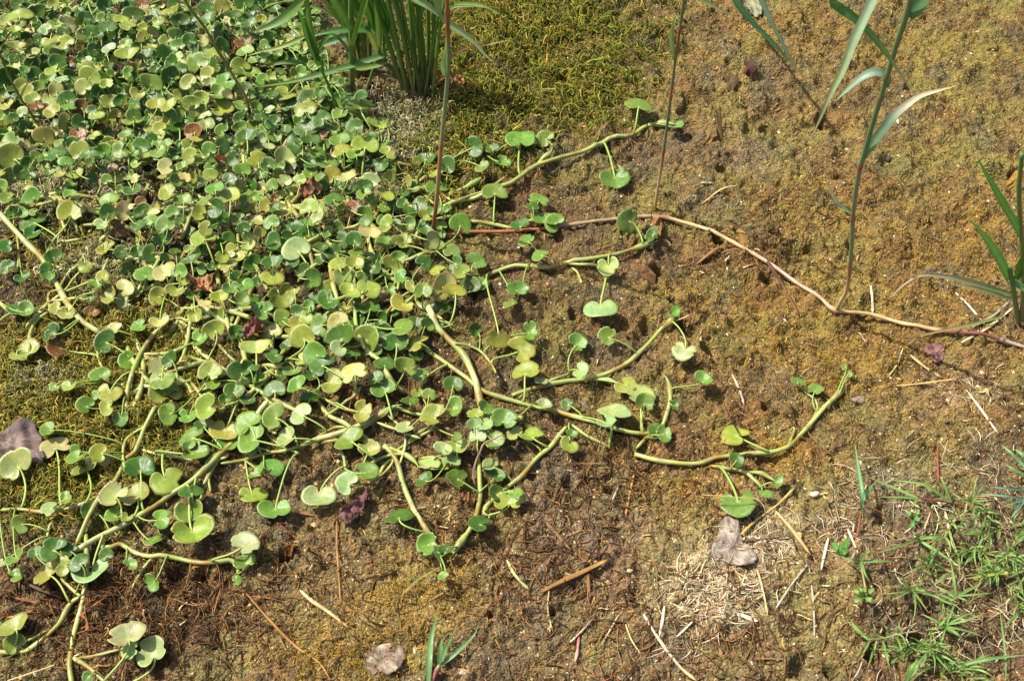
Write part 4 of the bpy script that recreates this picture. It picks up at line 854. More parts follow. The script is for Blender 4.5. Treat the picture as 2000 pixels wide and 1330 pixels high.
# ---- couch grass in the near right corner: tile (1480,870) pixels
def K(txt): return [(1480 + float(a) / 2.8904, 870 + float(b_) / 2.8904) for a, b_ in (q.split(',') for q in txt.split())]
def couch(label, stem, blades, hw=.0021, group=None, col=None, stemcol=None, sw=.0011, lift=.012):
    root = thing('couch_grass', at(*K(stem)[0]), label, 'grass', group)
    sp = K(stem); p = np.array([at(x, y, .002 + lift * .5 * i / max(1, len(sp) - 1)) for i, (x, y) in enumerate(sp)])
    stalk(root, 'stem', p, sw, sw * .8, stemcol or [(0, lin((168, 140, 96))), (1, lin((130, 150, 88)))], (.3, .7), 6)
    for bl in blades:
        q = K(bl); p3 = []
        top = random.uniform(.5, 1.5) * lift
        for i, (x, y) in enumerate(q):
            t = i / (len(q) - 1); p3.append(at(x, y, .003 + lift * .5 + top * math.sin(t * 2.4)))
        if len(p3) == 2: p3.insert(1, (p3[0] + p3[1]) / 2 + np.array([0, 0, .004]))
        k = random.uniform(.82, 1.18); c = (col if col is not None else G_COUCH) * k
        leaf_blade(root, np.array(p3), hw * .58 * random.uniform(.8, 1.2), [(0, c * .9), (.7, c), (1, c * .6 + STRAW * .35)], twist=random.uniform(-.5, .5))
couch('couch grass runner with opposite pairs of blades like a feather', '910,1045 790,1065 700,1090 620,1095', ['622,1095 560,1040 490,975', '640,1092 580,1050 520,985', '690,1085 665,1040 650,1000', '755,1070 730,1035 712,1010', '790,1060 798,1030 795,1000', '630,1100 605,1150 575,1200', '670,1100 650,1170 620,1255', '705,1100 730,1200 750,1300', '785,1080 805,1130 825,1200'])
couch('star-shaped couch grass sprig left of the thickest of the corner grass', '880,830 870,815', ['870,815 780,830 690,838', '865,820 810,845 745,878', '860,808 820,760 780,735', '865,812 810,800 760,790', '875,820 920,880 965,945', '880,812 940,820 1010,850', '880,825 890,910 875,1000', '875,810 920,770 940,740', '880,815 1000,850 1100,905'])
couch('dense couch grass sprig on old pale stubble in the corner', '1040,960 1060,1020', ['1060,1020 1000,1030 935,1042', '1060,1015 990,980 915,945', '1065,1020 1170,1040 1275,1080', '1065,1025 1125,1060 1170,1105', '1060,1025 1040,1090 1020,1150', '1062,1010 1095,930 1120,870', '1065,1010 1160,960 1250,920', '1065,1012 1180,985 1290,940', '1060,1030 1140,1080 1160,1120'])
couch('couch grass stem bent flat with three long blades above the corner grass', '1000,470 900,530', ['900,530 790,570 660,610', '905,530 1000,590 1140,680', '900,528 980,515 1060,510', '905,525 890,500 870,480'], .0026)
couch('forked couch grass shoot beside tiny round seedlings', '620,870 580,655', ['580,655 530,645 470,628', '585,655 680,650 780,656', '585,660 605,720 630,770', '580,650 620,600 650,590'], .0024)
couch('couch grass shoot with blades fanning from the middle of the corner', '1140,900 1120,850', ['1120,850 1200,810 1290,755', '1122,852 1170,870 1210,895', '1118,848 1060,820 1000,790', '1118,845 1105,750 1092,660', '1125,848 1230,840 1330,830', '1120,860 1060,880 1010,860'])
couch('low couch grass sprig near the bottom of the corner', '990,1120 990,1170', ['990,1170 1050,1240 1110,1305', '988,1172 920,1130 850,1105', '990,1165 1000,1110 985,1055', '995,1172 1070,1200 1140,1250', '985,1175 930,1200 880,1230', '990,1168 950,1130 930,1120'])
couch('red-stemmed couch grass stretched to the left with long blades', '1190,347 1080,320 900,298', ['900,298 790,290 690,290', '905,295 760,235 605,170', '1085,318 960,230 860,205 730,192', '1090,320 1050,220 1025,165', '900,300 880,330 850,340'], .0024, stemcol=[(0, lin((130, 50, 46))), (1, lin((150, 70, 60)))])
couch('very long grass blade curving across the bottom of the corner', '1050,1270 1080,1262', ['1080,1262 1200,1225 1300,1205 1400,1192 1530,1180'], .0034, col=lin((120, 160, 84)))
couch('thin upright grass blade crossing the long curved one', '1405,1330 1400,1320', ['1400,1320 1395,1180 1375,1000 1358,860'], .0020, col=lin((112, 158, 84)))
couch('broad grass blades leaning in from the lower edge', '820,1350 835,1335', ['835,1335 900,1235 980,1140', '835,1335 870,1250 905,1205', '840,1335 960,1180 1010,1150'], .0032)
couch('broad bright grass blade entering at the right edge above the corner', '1560,170 1540,160', ['1540,160 1480,90 1430,40 1370,-10', '1530,180 1440,130 1390,105', '1530,60 1500,50 1450,20'], .0040, col=lin((110, 158, 96)))
couch('pale couch grass blades lying level at the right edge', '1540,310 1500,300', ['1500,300 1400,285 1240,272', '1500,250 1400,240 1310,234', '1500,305 1440,325 1380,345', '1500,310 1450,380 1430,410'], .0026, col=lin((120, 168, 138)))
couch('yellowing grass blade pointing left among green ones', '1510,700 1480,706', ['1480,706 1330,725 1165,752'], .0030, col=lin((170, 176, 84)))
couch('sprig of short blades growing upright right of the red-stemmed grass', '1215,350 1210,312', ['1210,312 1225,230 1245,155', '1208,312 1185,290 1168,262', '1212,312 1255,250 1292,200', '1215,314 1275,340 1280,375', '1212,316 1270,310 1335,305', '1205,315 1150,300 1090,260'], .0018, col=lin((132, 166, 92)))
couch('tall single grass blade standing clear on the mud with a red foot', '560,512 572,450 582,370', ['582,370 588,280 570,140 548,-10', '582,345 600,290 640,230 668,208'], .0030, col=lin((104, 156, 104)), stemcol=[(0, lin((150, 60, 60))), (1, lin((140, 90, 70)))], lift=.02)
r_ = random.Random(5)
for i in range(28):
    cx, cy = r_.choice([(1300, 800), (1400, 620), (1250, 600), (1430, 900), (1380, 1050), (1150, 700), (1460, 760), (1180, 1250), (1010, 1270), (1420, 1240), (960, 760), (1330, 480), (1480, 480), (1100, 420), (1250, 380), (900, 1150), (1060, 800)]); cx += r_.uniform(-50, 50); cy += r_.uniform(-40, 40)
    a0 = r_.uniform(0, 360); bl = []; A = math.radians(a0); sl_ = r_.uniform(90, 190); st = [(cx + sl_ * t * math.cos(A), cy + sl_ * t * .75 * math.sin(A)) for t in (0, .35, .7, 1)]
    for j, (nx_, ny_) in enumerate(st):
        for k in range(2 if j < 3 else 3):
            a = A + math.radians((-1) ** k * r_.uniform(18, 62) + (0 if k < 2 else 20)); ll = r_.uniform(60, 150) * (1.25 if j == 3 else 1)
            ex_, ey_ = nx_ + ll * math.cos(a), ny_ + ll * .78 * math.sin(a); bd = r_.uniform(-14, 14)
            bl.append(f'{nx_:.0f},{ny_:.0f} {(nx_ + ex_) / 2 + bd:.0f},{(ny_ + ey_) / 2 - abs(bd) * .7:.0f} {ex_:.0f},{ey_ + 8:.0f}')
    couch('short couch grass sprig in the thick of the green corner growth', ' '.join(f'{x:.0f},{y:.0f}' for x, y in st), bl, .0018 * r_.uniform(.8, 1.15), 'couch grass sprigs of the near corner', G_COUCH * r_.uniform(.8, 1.2))
# bottom sprout
root = thing('grass_sprout', at(845, 1335), 'red-based grass sprout at the lower edge below the open mud', 'grass')
stalk(root, 'stem', np.array([at(838, 1345, .002), at(848, 1320, .006), at(858, 1299, .014)]), .0022, .0018, [(0, lin((170, 96, 92))), (.7, lin((184, 110, 100))), (1, lin((130, 150, 90)))], (.8,))
for ln, hw in [('836,1340 838,1290 841,1252 848,1220 858,1192', .0030), ('857,1299 860,1270 863,1244', .0026), ('858,1299 872,1265 886,1234', .0022), ('860,1300 890,1275 925,1240 935,1215', .0018)]:
    q = L(ln); leaf_blade(root, np.array([at(x, y, .006 + .02 * i / len(q)) for i, (x, y) in enumerate(q)]), hw, [(0, lin((120, 156, 96))), (1, lin((112, 152, 90)))])
root = thing('grass_sprout', at(480 + 1080 / 2.89, 870 + 690 / 2.89), 'single fine grass thread bending out from the drooping runner tip', 'grass')
leaf_blade(root, np.array([at(480 + x / 2.89, 870 + y / 2.89, h) for x, y, h in ((1080, 690, .008), (980, 750, .012), (910, 810, .01), (880, 850, .006), (878, 900, .003))]), .0010, [(0, lin((130, 150, 60))), (1, TAN)])
# seedlings with small oval leaves
def seedling(label, c, leaves, col):
    root = thing('seedling', at(*K(c)[0]), label, 'plant')
    x0, y0 = K(c)[0]
    for lx, ly, w in leaves:
        x1, y1 = K(f'{lx},{ly}')[0]
        p = np.array([at(x0, y0, .003), at(.5 * (x0 + x1), .5 * (y0 + y1), .012), at(x1, y1, .010)])
        k = random.uniform(.85, 1.15); n = 14; P = spline(p, n); tt = np.linspace(0, 1, n)
        V, Q, C = blade(P, .0006 + w * .8 * np.clip(tt - .35, 0, 1) ** .5 * np.clip(1 - tt, 0, 1) ** .45 * 1.7, unit(TOCAM(P[5]) + np.array([0, 0, .6])), .15, np.tile(col * k, (n, 1)))
        obj_np('leaf', V, Q, C, M_GRASS, root)
seedling('tiny rosette seedling on bare mud beside the corner grass', '600,850', [(545, 880, .0048), (660, 885, .0045), (545, 815, .003), (655, 805, .003), (605, 800, .0024), (575, 800, .002)], lin((120, 158, 76)))
seedling('tiny seedling with two round leaves among pale straws', '460,620', [(428, 545, .0055), (505, 580, .0055), (515, 520, .0035), (470, 560, .0025)], lin((96, 150, 64)))
seedling('small leafy seedling below the red-stemmed grass', '885,410', [(840, 370, .003), (900, 395, .0035), (865, 465, .0032), (910, 360, .0026), (915, 425, .0026)], lin((112, 160, 84)))
# ------------------------------------------------------------------ litter lying on the mud
def straw(name, label, cat, line, hw, c0, c1=None, flat=.55, group=None, h=.0015, wob=1.0):
    q = curve_px(line); r = hw * .84 * pxsize(at(*q[0])); rr = random.Random(line)
    if len(q) == 2:
        (a, b_), (c, d) = q; q = [q[0], ((a * 2 + c) / 3 + rr.uniform(-2, 2) * wob, (b_ * 2 + d) / 3 + rr.uniform(-2, 2) * wob), ((a + c * 2) / 3 + rr.uniform(-3, 3) * wob, (b_ + d * 2) / 3 + rr.uniform(-3, 3) * wob), q[1]]
    p = np.array([at(x, y, r * .5 + h + rr.uniform(0, .002)) for x, y in q])
    n = max(8, int(np.linalg.norm(np.diff(p, axis=0), axis=1).sum() / .006)); P = spline(p, n); t = np.linspace(0, 1, n)
    R = r * (1 + .18 * np.sin(t * rr.uniform(6, 14) + rr.uniform(0, 6))) * np.clip(np.minimum(t * 14 + .5, (1 - t) * 9 + .3), 0, 1)
    V, F = tube(P, R, 7, flat); c1 = c0 if c1 is None else c1
    C = grad([(0, c0), (1, c1)], n) * (1 + .15 * np.sin(t * 23)[:, None])
    o = obj_np(name, V, F, tube_cols(C, 7), M_DRY); return tag(o, label, cat, group)

BR, DK, GRY, OR = lin((128, 92, 54)), lin((64, 44, 28)), lin((168, 156, 138)), lin((164, 118, 62))
straw('reed_strip', 'long torn brown reed strip slanting over the reddish mud', 'dead stalk', '1054,1157 1090,1138 1130,1120 1160,1106 1188,1092', 6, lin((120, 84, 46)), lin((160, 122, 62)), .35)
straw('stalk_piece', 'pale green cut stalk lying on the brown mud below the patch', 'dead stalk', '990,1093 1003,1118 1020,1138 1036,1153', 3.8, lin((186, 194, 130)), lin((160, 168, 100)))
straw('straw', 'tapering cream straw on yellow algae at the lower middle', 'straw', '586,1152 608,1172 635,1190 658,1207 682,1226', 4, lin((196, 196, 140)), lin((180, 140, 80)))
straw('needle', 'longest brown needle running down to the lower edge', 'dead stalk', '480,1157 528,1212 577,1261 618,1289 636,1310 646,1332', 2.6, lin((132, 92, 50)), lin((180, 130, 66)))
straw('needle', 'upright thin brown stalk left of the rolled purple leaf', 'dead stalk', '656,977 658,1020 658,1064 661,1110 663,1140 665,1176', 2.4, BR, OR)
straw('needle', 'reddish brown stalk slanting below the leaf pair at the lower middle', 'dead stalk', '541,1020 575,1048 618,1081', 3.2, lin((130, 80, 52)))
straw('needle', 'short level brown stalk left of the two hanging leaves', 'dead stalk', '561,1000 590,1002 615,1007', 2.6, lin((140, 92, 62)))
straw('needle', 'reddish stalk crossing the lower left litter diagonally', 'dead stalk', '138,1216 165,1196 194,1174 242,1143', 2.6, lin((150, 92, 56)))
straw('needle', 'thin upright rust-coloured stalk in the lower left litter', 'dead stalk', '175,1164 172,1215 173,1272', 2.2, RUST)
straw('straw', 'thin pale straw at the lower left corner', 'straw', '5,1332 60,1314 104,1299 163,1273', 2.0, lin((200, 170, 120)))
straw('needle', 'thick red-brown stalk lying level at the left edge', 'dead stalk', '-10,1158 59,1174 118,1188', 3.2, lin((150, 96, 60)), lin((120, 70, 44)))
straw('needle', 'dark double stalk above the thick red-brown one', 'dead stalk', '45,1136 86,1154 131,1171', 3.4, lin((112, 80, 58)), lin((90, 62, 44)))
straw('needle', 'orange stalk tilted up in the left edge litter', 'dead stalk', '14,1206 40,1200 69,1190', 2.6, OR)
straw('needle', 'brown needle right of the curled leaf tip', 'dead stalk', '471,1147 492,1168 515,1192', 2.4, lin((120, 78, 50)))
straw('needle', 'thin brown needle beside the hanging leaf stalk', 'dead stalk', '398,971 430,962 458,970', 2.0, lin((132, 84, 46)))
straw('straw', 'pale flat straw standing out right of the pink shoot tip', 'straw', '1298,1183 1294,1212 1288,1242', 3.4, PALE)
straw('straw', 'thin straw slanting between the pink tip and the pale flat one', 'straw', '1208,1200 1194,1226 1177,1254', 2, STRAW)
straw('straw', 'straw half dark and half pale touching the pink shoot tip', 'straw', '1163,1202 1138,1230 1113,1254', 2.6, DK, PALE)
straw('straw', 'thin bent tan straw left of the pink shoot tip', 'straw', '1073,1147 1070,1192 1080,1233', 2, lin((190, 150, 90)))
straw('straw', 'orange-tan straw upright on the dark root litter', 'straw', '1239,922 1230,965 1222,1008', 2.4, lin((190, 140, 80)), lin((170, 110, 60)))
straw('straw', 'short grey-white straw on the dark root litter', 'straw', '1207,951 1197,975 1193,991', 1.9, GRY)
straw('reed_strip', 'flat brown strip slanting on reddish mud', 'dead stalk', '1066,1019 1090,1045 1115,1074', 4.4, lin((120, 86, 60)), None, .3)
straw('reed_strip', 'flat brown strip upright above the pink shoot tip', 'dead stalk', '1148,1116 1150,1145 1151,1176', 4.4, lin((130, 92, 56)), None, .3)
straw('straw', 'long golden straw pointing up right from the grey dead leaf', 'straw', '1447,1043 1478,1015 1520,984 1552,952', 2.8, lin((190, 156, 84)))
straw('straw', 'long pale straw running down to the lower edge through bleached litter', 'straw', '1257,1199 1284,1243 1326,1299 1362,1330', 3.6, PALE, lin((190, 160, 110)))
straw('straw', 'thin straw parallel to the long pale one', 'straw', '1222,1219 1234,1250 1252,1277', 2.0, STRAW)
straw('straw', 'straw slanting down left from the bleached litter', 'straw', '1354,1212 1338,1228 1322,1243', 2.6, PALE)
straw('straw', 'broad pale splinter at the right end of the bleached litter', 'straw', '1440,1199 1458,1204 1480,1213', 5, PALE, None, .35)
straw('straw', 'gold straw leaving the lower edge of the grey dead leaf', 'straw', '1426,1098 1442,1122 1458,1148', 1.9, lin((190, 150, 80)))
straw('straw', 'long thin straw hanging down from the grey dead leaf', 'straw', '1478,1109 1490,1150 1500,1203', 2.2, STRAW)
straw('straw', 'thickest tan straw slanting right of the grey dead leaf', 'straw', '1515,998 1549,1036 1584,1084', 4.2, lin((196, 166, 116)), lin((176, 140, 92)))
straw('straw', 'pale flat straw upright beside the two-leaved seedling', 'straw', '1618,1050 1611,1080 1604,1112', 3.4, PALE)
straw('twig', 'grey twig bent like an elbow, its left arm', 'twig', '1577,1102 1558,1126 1542,1147 1513,1192', 2.4, GRY)
straw('twig', 'grey twig hanging straight down from the elbow-shaped one', 'twig', '1580,1105 1587,1157 1590,1200 1591,1252', 2.2, GRY)
straw('straw', 'short straw right of the two-leaved seedling', 'straw', '1656,1033 1666,1056 1676,1080', 2.8, PALE)
straw('straw', 'thin red stem lying up and down near the level blades', 'straw', '1831,868 1832,910 1834,962', 2, lin((150, 72, 64)))
straw('straw', 'folded tan straw in the middle of the corner grass', 'straw', '1846,998 1858,1050 1876,1100', 3.6, lin((204, 178, 130)))
straw('straw', 'thin straw slanting across bare mud left of the folded tan one', 'straw', '1826,974 1814,1010 1801,1044', 1.8, STRAW)
straw('straw', 'level tan straw on the brown mud right of the last runner', 'straw', '1722,755 1791,750 1871,739', 2.2, lin((196, 158, 100)))
straw('straw', 'flat pale straw pointing away from the level tan one', 'straw', '1778,693 1806,716 1842,739', 3.6, lin((190, 158, 108)), None, .3)
straw('straw', 'long pale straw slanting down at the right side', 'straw', '1888,762 1918,802 1949,846', 3, PALE)
straw('straw', 'pale upright straw stub behind the creeping reed stem', 'straw', '1701,558 1704,585 1705,613', 3, PALE)
straw('straw', 'long pale straw leaning against the right grass shoot', 'straw', '1867,572 1895,600 1923,634', 2.6, PALE)
straw('straw', 'short bent straw in front of the purple scrap at right', 'straw', '1764,679 1752,712 1735,735', 1.8, STRAW)
straw('twig', 'dark twig crossing the creeping reed stem', 'twig', '1490,496 1508,524 1528,555 1560,615', 4, lin((86, 62, 44)), lin((110, 74, 48)))
straw('twig', 'thick grey straw under the right grass shoot', 'straw', '1885,648 1912,632 1940,617 1971,589', 3.6, lin((150, 140, 120)))
straw('straw', 'pale straw fanning left from the right grass shoot', 'straw', '1878,669 1930,640 1980,600', 3, lin((206, 184, 140)))
straw('straw', 'pink-grey straw near the end of the mud-crusted runner', 'straw', '1430,731 1444,760 1454,792', 2.8, lin((196, 170, 150)))
straw('twig', 'thin dark twig below the round leaf on the right', 'twig', '1257,691 1270,700 1286,709', 2, DK)
straw('twig', 'thin dark root lying across the notch of a round leaf', 'twig', '1414,790 1426,814 1436,834 1445,849', 1.3, lin((48, 30, 26)), h=.024)
straw('reed_strip', 'brown torn strip on the rough mud above the creeping stem', 'dead stalk', '1361,516 1383,498 1407,481', 4, lin((140, 100, 56)))
straw('straw', 'thin pale straw behind the creeping reed stem', 'straw', '1371,398 1409,370 1442,362', 2, lin((196, 170, 110)))
straw('twig', 'grey knotted twig lying on the heap of overlapping leaves', 'twig', '980,850 962,858 945,866 938,882 930,900 924,930 930,950', 2.6, lin((140, 116, 100)), lin((110, 84, 66)), .8, h=.03)
straw('stalk_piece', 'pink cut shoot tip lying on the mud near the lower edge', 'dead stalk', '1131,1243 1129,1262 1127,1277 1123,1294', 3.4, lin((176, 84, 96)), lin((214, 170, 140)), .9)
straw('straw', 'thin straw across the last round leaf on the right', 'straw', '1370,966 1430,970 1490,975', 1.3, lin((170, 150, 90)), h=.026)
rr = random.Random(77); k = 0
ZON = [(1500, 1060, 90, 70), (1420, 1180, 90, 60), (1560, 1180, 70, 70), (1880, 780, 90, 50), (1700, 980, 120, 50), (1620, 620, 110, 60), (1470, 500, 80, 60), (1250, 1000, 80, 60), (1100, 1200, 90, 60), (900, 1250, 120, 50), (1750, 1200, 120, 70), (1330, 620, 90, 60), (250, 1220, 150, 60), (560, 1080, 90, 60), (1440, 420, 120, 80), (860, 1000, 60, 40), (1900, 1000, 80, 70)]
while k < 90:
    cx, cy, rx, ry = rr.choice(ZON); x, y = rr.gauss(cx, rx * .6), rr.gauss(cy, ry * .6)
    if not (0 < x < 2000 and 0 < y < 1330): continue
    a = rr.uniform(0, math.pi); l = rr.uniform(12, 34); dk = rr.random() < .45
    if dk: straw('twig', 'short dark brown stalk fragment on the mud', 'twig', f'{x:.0f},{y:.0f} {x + l * math.cos(a):.0f},{y + l * .75 * math.sin(a):.0f}', rr.uniform(1.4, 2.6), lin((110, 74, 44)) * rr.uniform(.6, 1.2), group='dark stalk fragments strewn over the mud')
    else: straw('straw', 'short pale straw fragment on the mud', 'straw', f'{x:.0f},{y:.0f} {x + l * math.cos(a):.0f},{y + l * .75 * math.sin(a):.0f}', rr.uniform(1.3, 2.4), STRAW * rr.uniform(.7, 1.15), group='pale straw fragments strewn over the mud')
    k += 1

# ---- dead leaves: outline in photo pixels round a centre, relief built on the ground plane
def dead_leaf(label, outline, c, col, col2, curl=.006, veins=True, h=.002, wr=.002, mat=None, name='dead_leaf', cat='dead leaf', stalk_line=None, seed=1):
    o2 = outline; n = 56; r = random.Random(seed)
    P = np.array([at(x, y, h)[:2] for x, y in o2 + [o2[0]]]); D = np.concatenate([[0], np.cumsum(np.linalg.norm(np.diff(P, axis=0), axis=1))])
    s = np.linspace(0, D[-1], n, endpoint=False); E = np.stack([np.interp(s, D, P[:, 0]), np.interp(s, D, P[:, 1])], 1)
    ctr = at(*c, h)[:2]; jit = [1 + r.uniform(-.035, .03) for _ in range(n)]; E = ctr + (E - ctr) * np.array(jit)[:, None]; nr = 9; V = []; C = []; sz = np.linalg.norm(E - ctr, axis=1).mean()
    ax = unit(E[0] - ctr); ay = np.array([-ax[1], ax[0]])
    phs = [r.uniform(0, 6.3) for _ in range(6)]
    for k in range(nr + 1):
        t = k / nr
        for i in range(n):
            q = ctr + (E[i] - ctr) * t; u, v = (q - ctr) @ ax / sz, (q - ctr) @ ay / sz
            z = float(GH(q[0], q[1])) * .5 + h + curl * (abs(v) ** 1.5 * .8 + .35 * t * t * math.sin(2 * math.pi * 3 * i / n + phs[0])) + wr * (math.sin(u * 5 + phs[1]) * math.sin(v * 6 + phs[2]) + .5 * math.sin(u * 11 + v * 9 + phs[3])) + wr * .22 * r.uniform(-1, 1) * t
            if veins:
                z += .0012 * math.exp(-(v / .07) ** 2) + .0006 * math.cos((u - abs(v) * .8) * 11) * min(1, abs(v) * 4)
            z = max(z, float(GH(q[0], q[1])) + .0006)
            V.append((q[0], q[1], z))
            m = .5 + .5 * math.sin(u * 4 + phs[4]) * math.sin(v * 5 + phs[5]) ; m = min(1, max(0, m + r.uniform(-.5, .5)))
            cc = col * (1 - m) + col2 * m
            if veins: cc = cc * (1 + .35 * math.exp(-(v / .06) ** 2))
            C.append(cc)
    V = np.array(V); m = len(V); V = np.concatenate([V, V - np.array([0, 0, .0007])]); C = np.concatenate([C, C])
    F = []
    for k in range(nr):
        for i in range(n):
            a, b_ = k * n + i, k * n + (i + 1) % n; F.append((a, b_, b_ + n, a + n)); F.append((m + a + n, m + b_ + n, m + b_, m + a))
    for i in range(n):
        a, b_ = nr * n + i, nr * n + (i + 1) % n; F.append((a, b_, m + b_, m + a))
    if stalk_line:
        root = thing(name, (ctr[0], ctr[1], float(GH(*ctr))), label, cat)
        obj_np('blade', V, np.array(F), C, mat or M_DEAD, root)
        q = curve_px(stalk_line); p = np.array([at(x, y, .004) for x, y in q]); TV, TF = tube(spline(p, 14), np.linspace(.0013, .0009, 14), 6)
        obj_np('leaf_stalk', TV, TF, tube_cols(np.tile(lin((96, 70, 58)), (14, 1)), 6), M_DEAD, root)
    else:
        tag(obj_np(name, V, np.array(F), C, mat or M_DEAD), label, cat)

Q = lambda x0, y0, s, txt: [(x0 + float(a) / s, y0 + float(b_) / s) for a, b_ in (t.split(',') for t in txt.split())]
dead_leaf('grey-brown dead poplar leaf with a toothed edge on bleached straw', Q(1340, 980, 7.391, '860,545 810,440 790,330 720,275 600,255 500,290 470,370 490,450 430,540 385,590 375,660 400,740 440,815 520,800 590,860 640,885 690,880 730,895 790,925 850,935 920,925 980,910 990,860 1030,840 1015,760 1000,660 930,590'),
          (1340 + 690 / 7.391, 980 + 610 / 7.391), lin((98, 84, 70)), lin((158, 146, 130)), .006, True, .006, .0020, stalk_line='1456,1055 1480,1054 1510,1050 1545,1045', seed=3)
dead_leaf('purple-grey dead leaf half bleached near the lower edge', Q(480, 870, 2.8907, '650,1200 680,1160 730,1140 780,1125 840,1120 890,1140 905,1190 890,1240 850,1290 800,1300 760,1270 720,1300 690,1270'), (480 + 780 / 2.8907, 870 + 1205 / 2.8907), lin((98, 76, 64)), lin((160, 146, 122)), .003, False, .001, .0022, seed=4)
dead_leaf('large purple-brown dead leaf at the left edge under round leaves', Q(0, 430, 2.8904, '-60,1230 10,1190 90,1150 150,1135 200,1160 235,1230 250,1320 235,1370 130,1365 40,1400 -50,1400'), (25, 868), lin((84, 68, 62)), lin((126, 108, 100)), .006, True, .013, .0022, seed=5)
dead_leaf('rolled dark purple dead leaf below a pair of round leaves', Q(480, 870, 2.8907, '690,240 640,265 610,300 600,325 550,345 530,370 520,405 560,425 575,465 600,430 640,390 670,340 690,300'), (480 + 618 / 2.8907, 870 + 345 / 2.8907), lin((92, 58, 58)), lin((118, 80, 76)), .004, False, .010, .004, seed=6)
dead_leaf('dark purple leaf scrap below the creeping reed stem at right', Q(1480, 430, 2.8904, '920,740 950,715 1000,700 1050,710 1058,760 1040,800 1000,812 950,770'), (1480 + 1000 / 2.8904, 430 + 755 / 2.8904), lin((96, 64, 60)), lin((126, 92, 86)), .002, False, .001, .0012, seed=7)
dead_leaf('red-brown crumpled dead leaf beside the grass clump', Q(640, 0, 5.117, '1210,830 1250,795 1310,800 1370,830 1385,870 1360,930 1290,900 1230,880'), (640 + 1300 / 5.117, 860 / 5.117), lin((134, 74, 48)), lin((168, 104, 72)), .006, False, .004, .003, seed=8)
dead_leaf('dark brown leaf under the lone twin leaf by the grass foot', Q(500, 180, 5.115, '1040,270 1120,255 1160,200 1175,120 1200,150 1200,210 1300,240 1290,290 1200,300 1130,340 1080,330'), (500 + 1170 / 5.115, 180 + 255 / 5.115), lin((88, 52, 44)), lin((104, 66, 52)), .006, False, .005, .004, seed=9)
dead_leaf('red withered leaf scrap in the gap of the leaf carpet', Q(500, 180, 5.115, '440,1050 470,960 540,920 620,910 640,980 590,1050 520,1070 450,1085'), (500 + 550 / 5.115, 180 + 990 / 5.115), lin((120, 62, 42)), lin((160, 104, 74)), .006, False, .010, .004, seed=10)
dead_leaf('orange withered leaf at the right rim of the leaf carpet', Q(500, 180, 5.115, '870,1210 900,1130 980,1115 1060,1140 1020,1200 1010,1260 930,1270 880,1240'), (500 + 960 / 5.115, 180 + 1190 / 5.115), lin((150, 92, 52)), lin((190, 150, 84)), .006, False, .012, .004, seed=11)
dead_leaf('folded orange-brown dead leaf among pale round leaves', Q(0, 430, 2.8904, '1050,310 1110,330 1170,335 1215,365 1195,400 1140,415 1110,370 1060,340'), (1140 / 2.8904, 430 + 365 / 2.8904), lin((138, 82, 52)), lin((180, 130, 80)), .008, False, .014, .004, seed=12)
dead_leaf('crumpled purple-brown leaf with a folded back', Q(0, 430, 2.8904, '1350,650 1400,600 1440,565 1490,590 1500,640 1470,665 1400,675'), (1430 / 2.8904, 430 + 628 / 2.8904), lin((108, 62, 56)), lin((140, 92, 82)), .012, False, .020, .005, seed=13)
dead_leaf('split orange-brown bark piece between leaf stalks', Q(480, 430, 2.8907, '545,905 580,910 640,950 680,985 660,1010 610,1005 560,960 530,930'), (480 + 605 / 2.8907, 430 + 960 / 2.8907), lin((120, 80, 46)), lin((156, 108, 66)), .006, False, .006, .004, name='bark_piece', cat='bark', seed=14)
dead_leaf('dry pointed bract hanging at the joint of the creeping reed stem', Q(980, 430, 2.8907, '840,-20 880,-15 905,30 900,80 890,100 870,60 850,20'), (980 + 875 / 2.8907, 430 + 35 / 2.8907), lin((110, 74, 40)), lin((150, 110, 62)), .010, False, .006, .003, name='bract', cat='bract', seed=15)
dead_leaf('torn brown husk scrap under the leaf heap', Q(480, 870, 2.8907, '1200,270 1240,265 1290,300 1300,330 1275,345 1230,310'), (480 + 1252 / 2.8907, 870 + 303 / 2.8907), lin((126, 84, 50)), lin((170, 120, 74)), .004, False, .003, .003, name='husk', cat='husk', seed=16)
dead_leaf('dark brown leaf at the far corner under pale leaves', Q(250, 0, 5.781, '1080,420 1150,430 1250,450 1330,470 1260,520 1240,620 1180,580 1170,480'), (250 + 1205 / 5.781, 505 / 5.781), lin((84, 44, 34)), lin((120, 72, 52)), .006, False, .012, .004, seed=17)
dead_leaf('dark crumbled leaf on mud beside the creeping runner', Q(480, 870, 2.8907, '90,405 165,400 170,430 120,445 80,430'), (480 + 130 / 2.8907, 870 + 420 / 2.8907), lin((60, 48, 40)), lin((84, 68, 54)), .004, False, .003, .003, seed=18)
dead_leaf('small curled brown leaf in a hollow of the lower mud', Q(480, 870, 2.8907, '265,540 285,570 270,610 240,640 225,630 250,590'), (480 + 257 / 2.8907, 870 + 595 / 2.8907), lin((112, 72, 34)), lin((140, 92, 46)), .006, False, .004, .002, seed=19)
dead_leaf('pale flat leaf scrap behind the hanging reed blades', Q(980, 0, 2.8907, '1365,-40 1370,10 1400,55 1440,95 1470,80 1475,30 1460,-40'), (980 + 1420 / 2.8907, 20 / 2.8907), lin((112, 114, 84)), lin((140, 140, 108)), .002, True, .006, .001, seed=20)
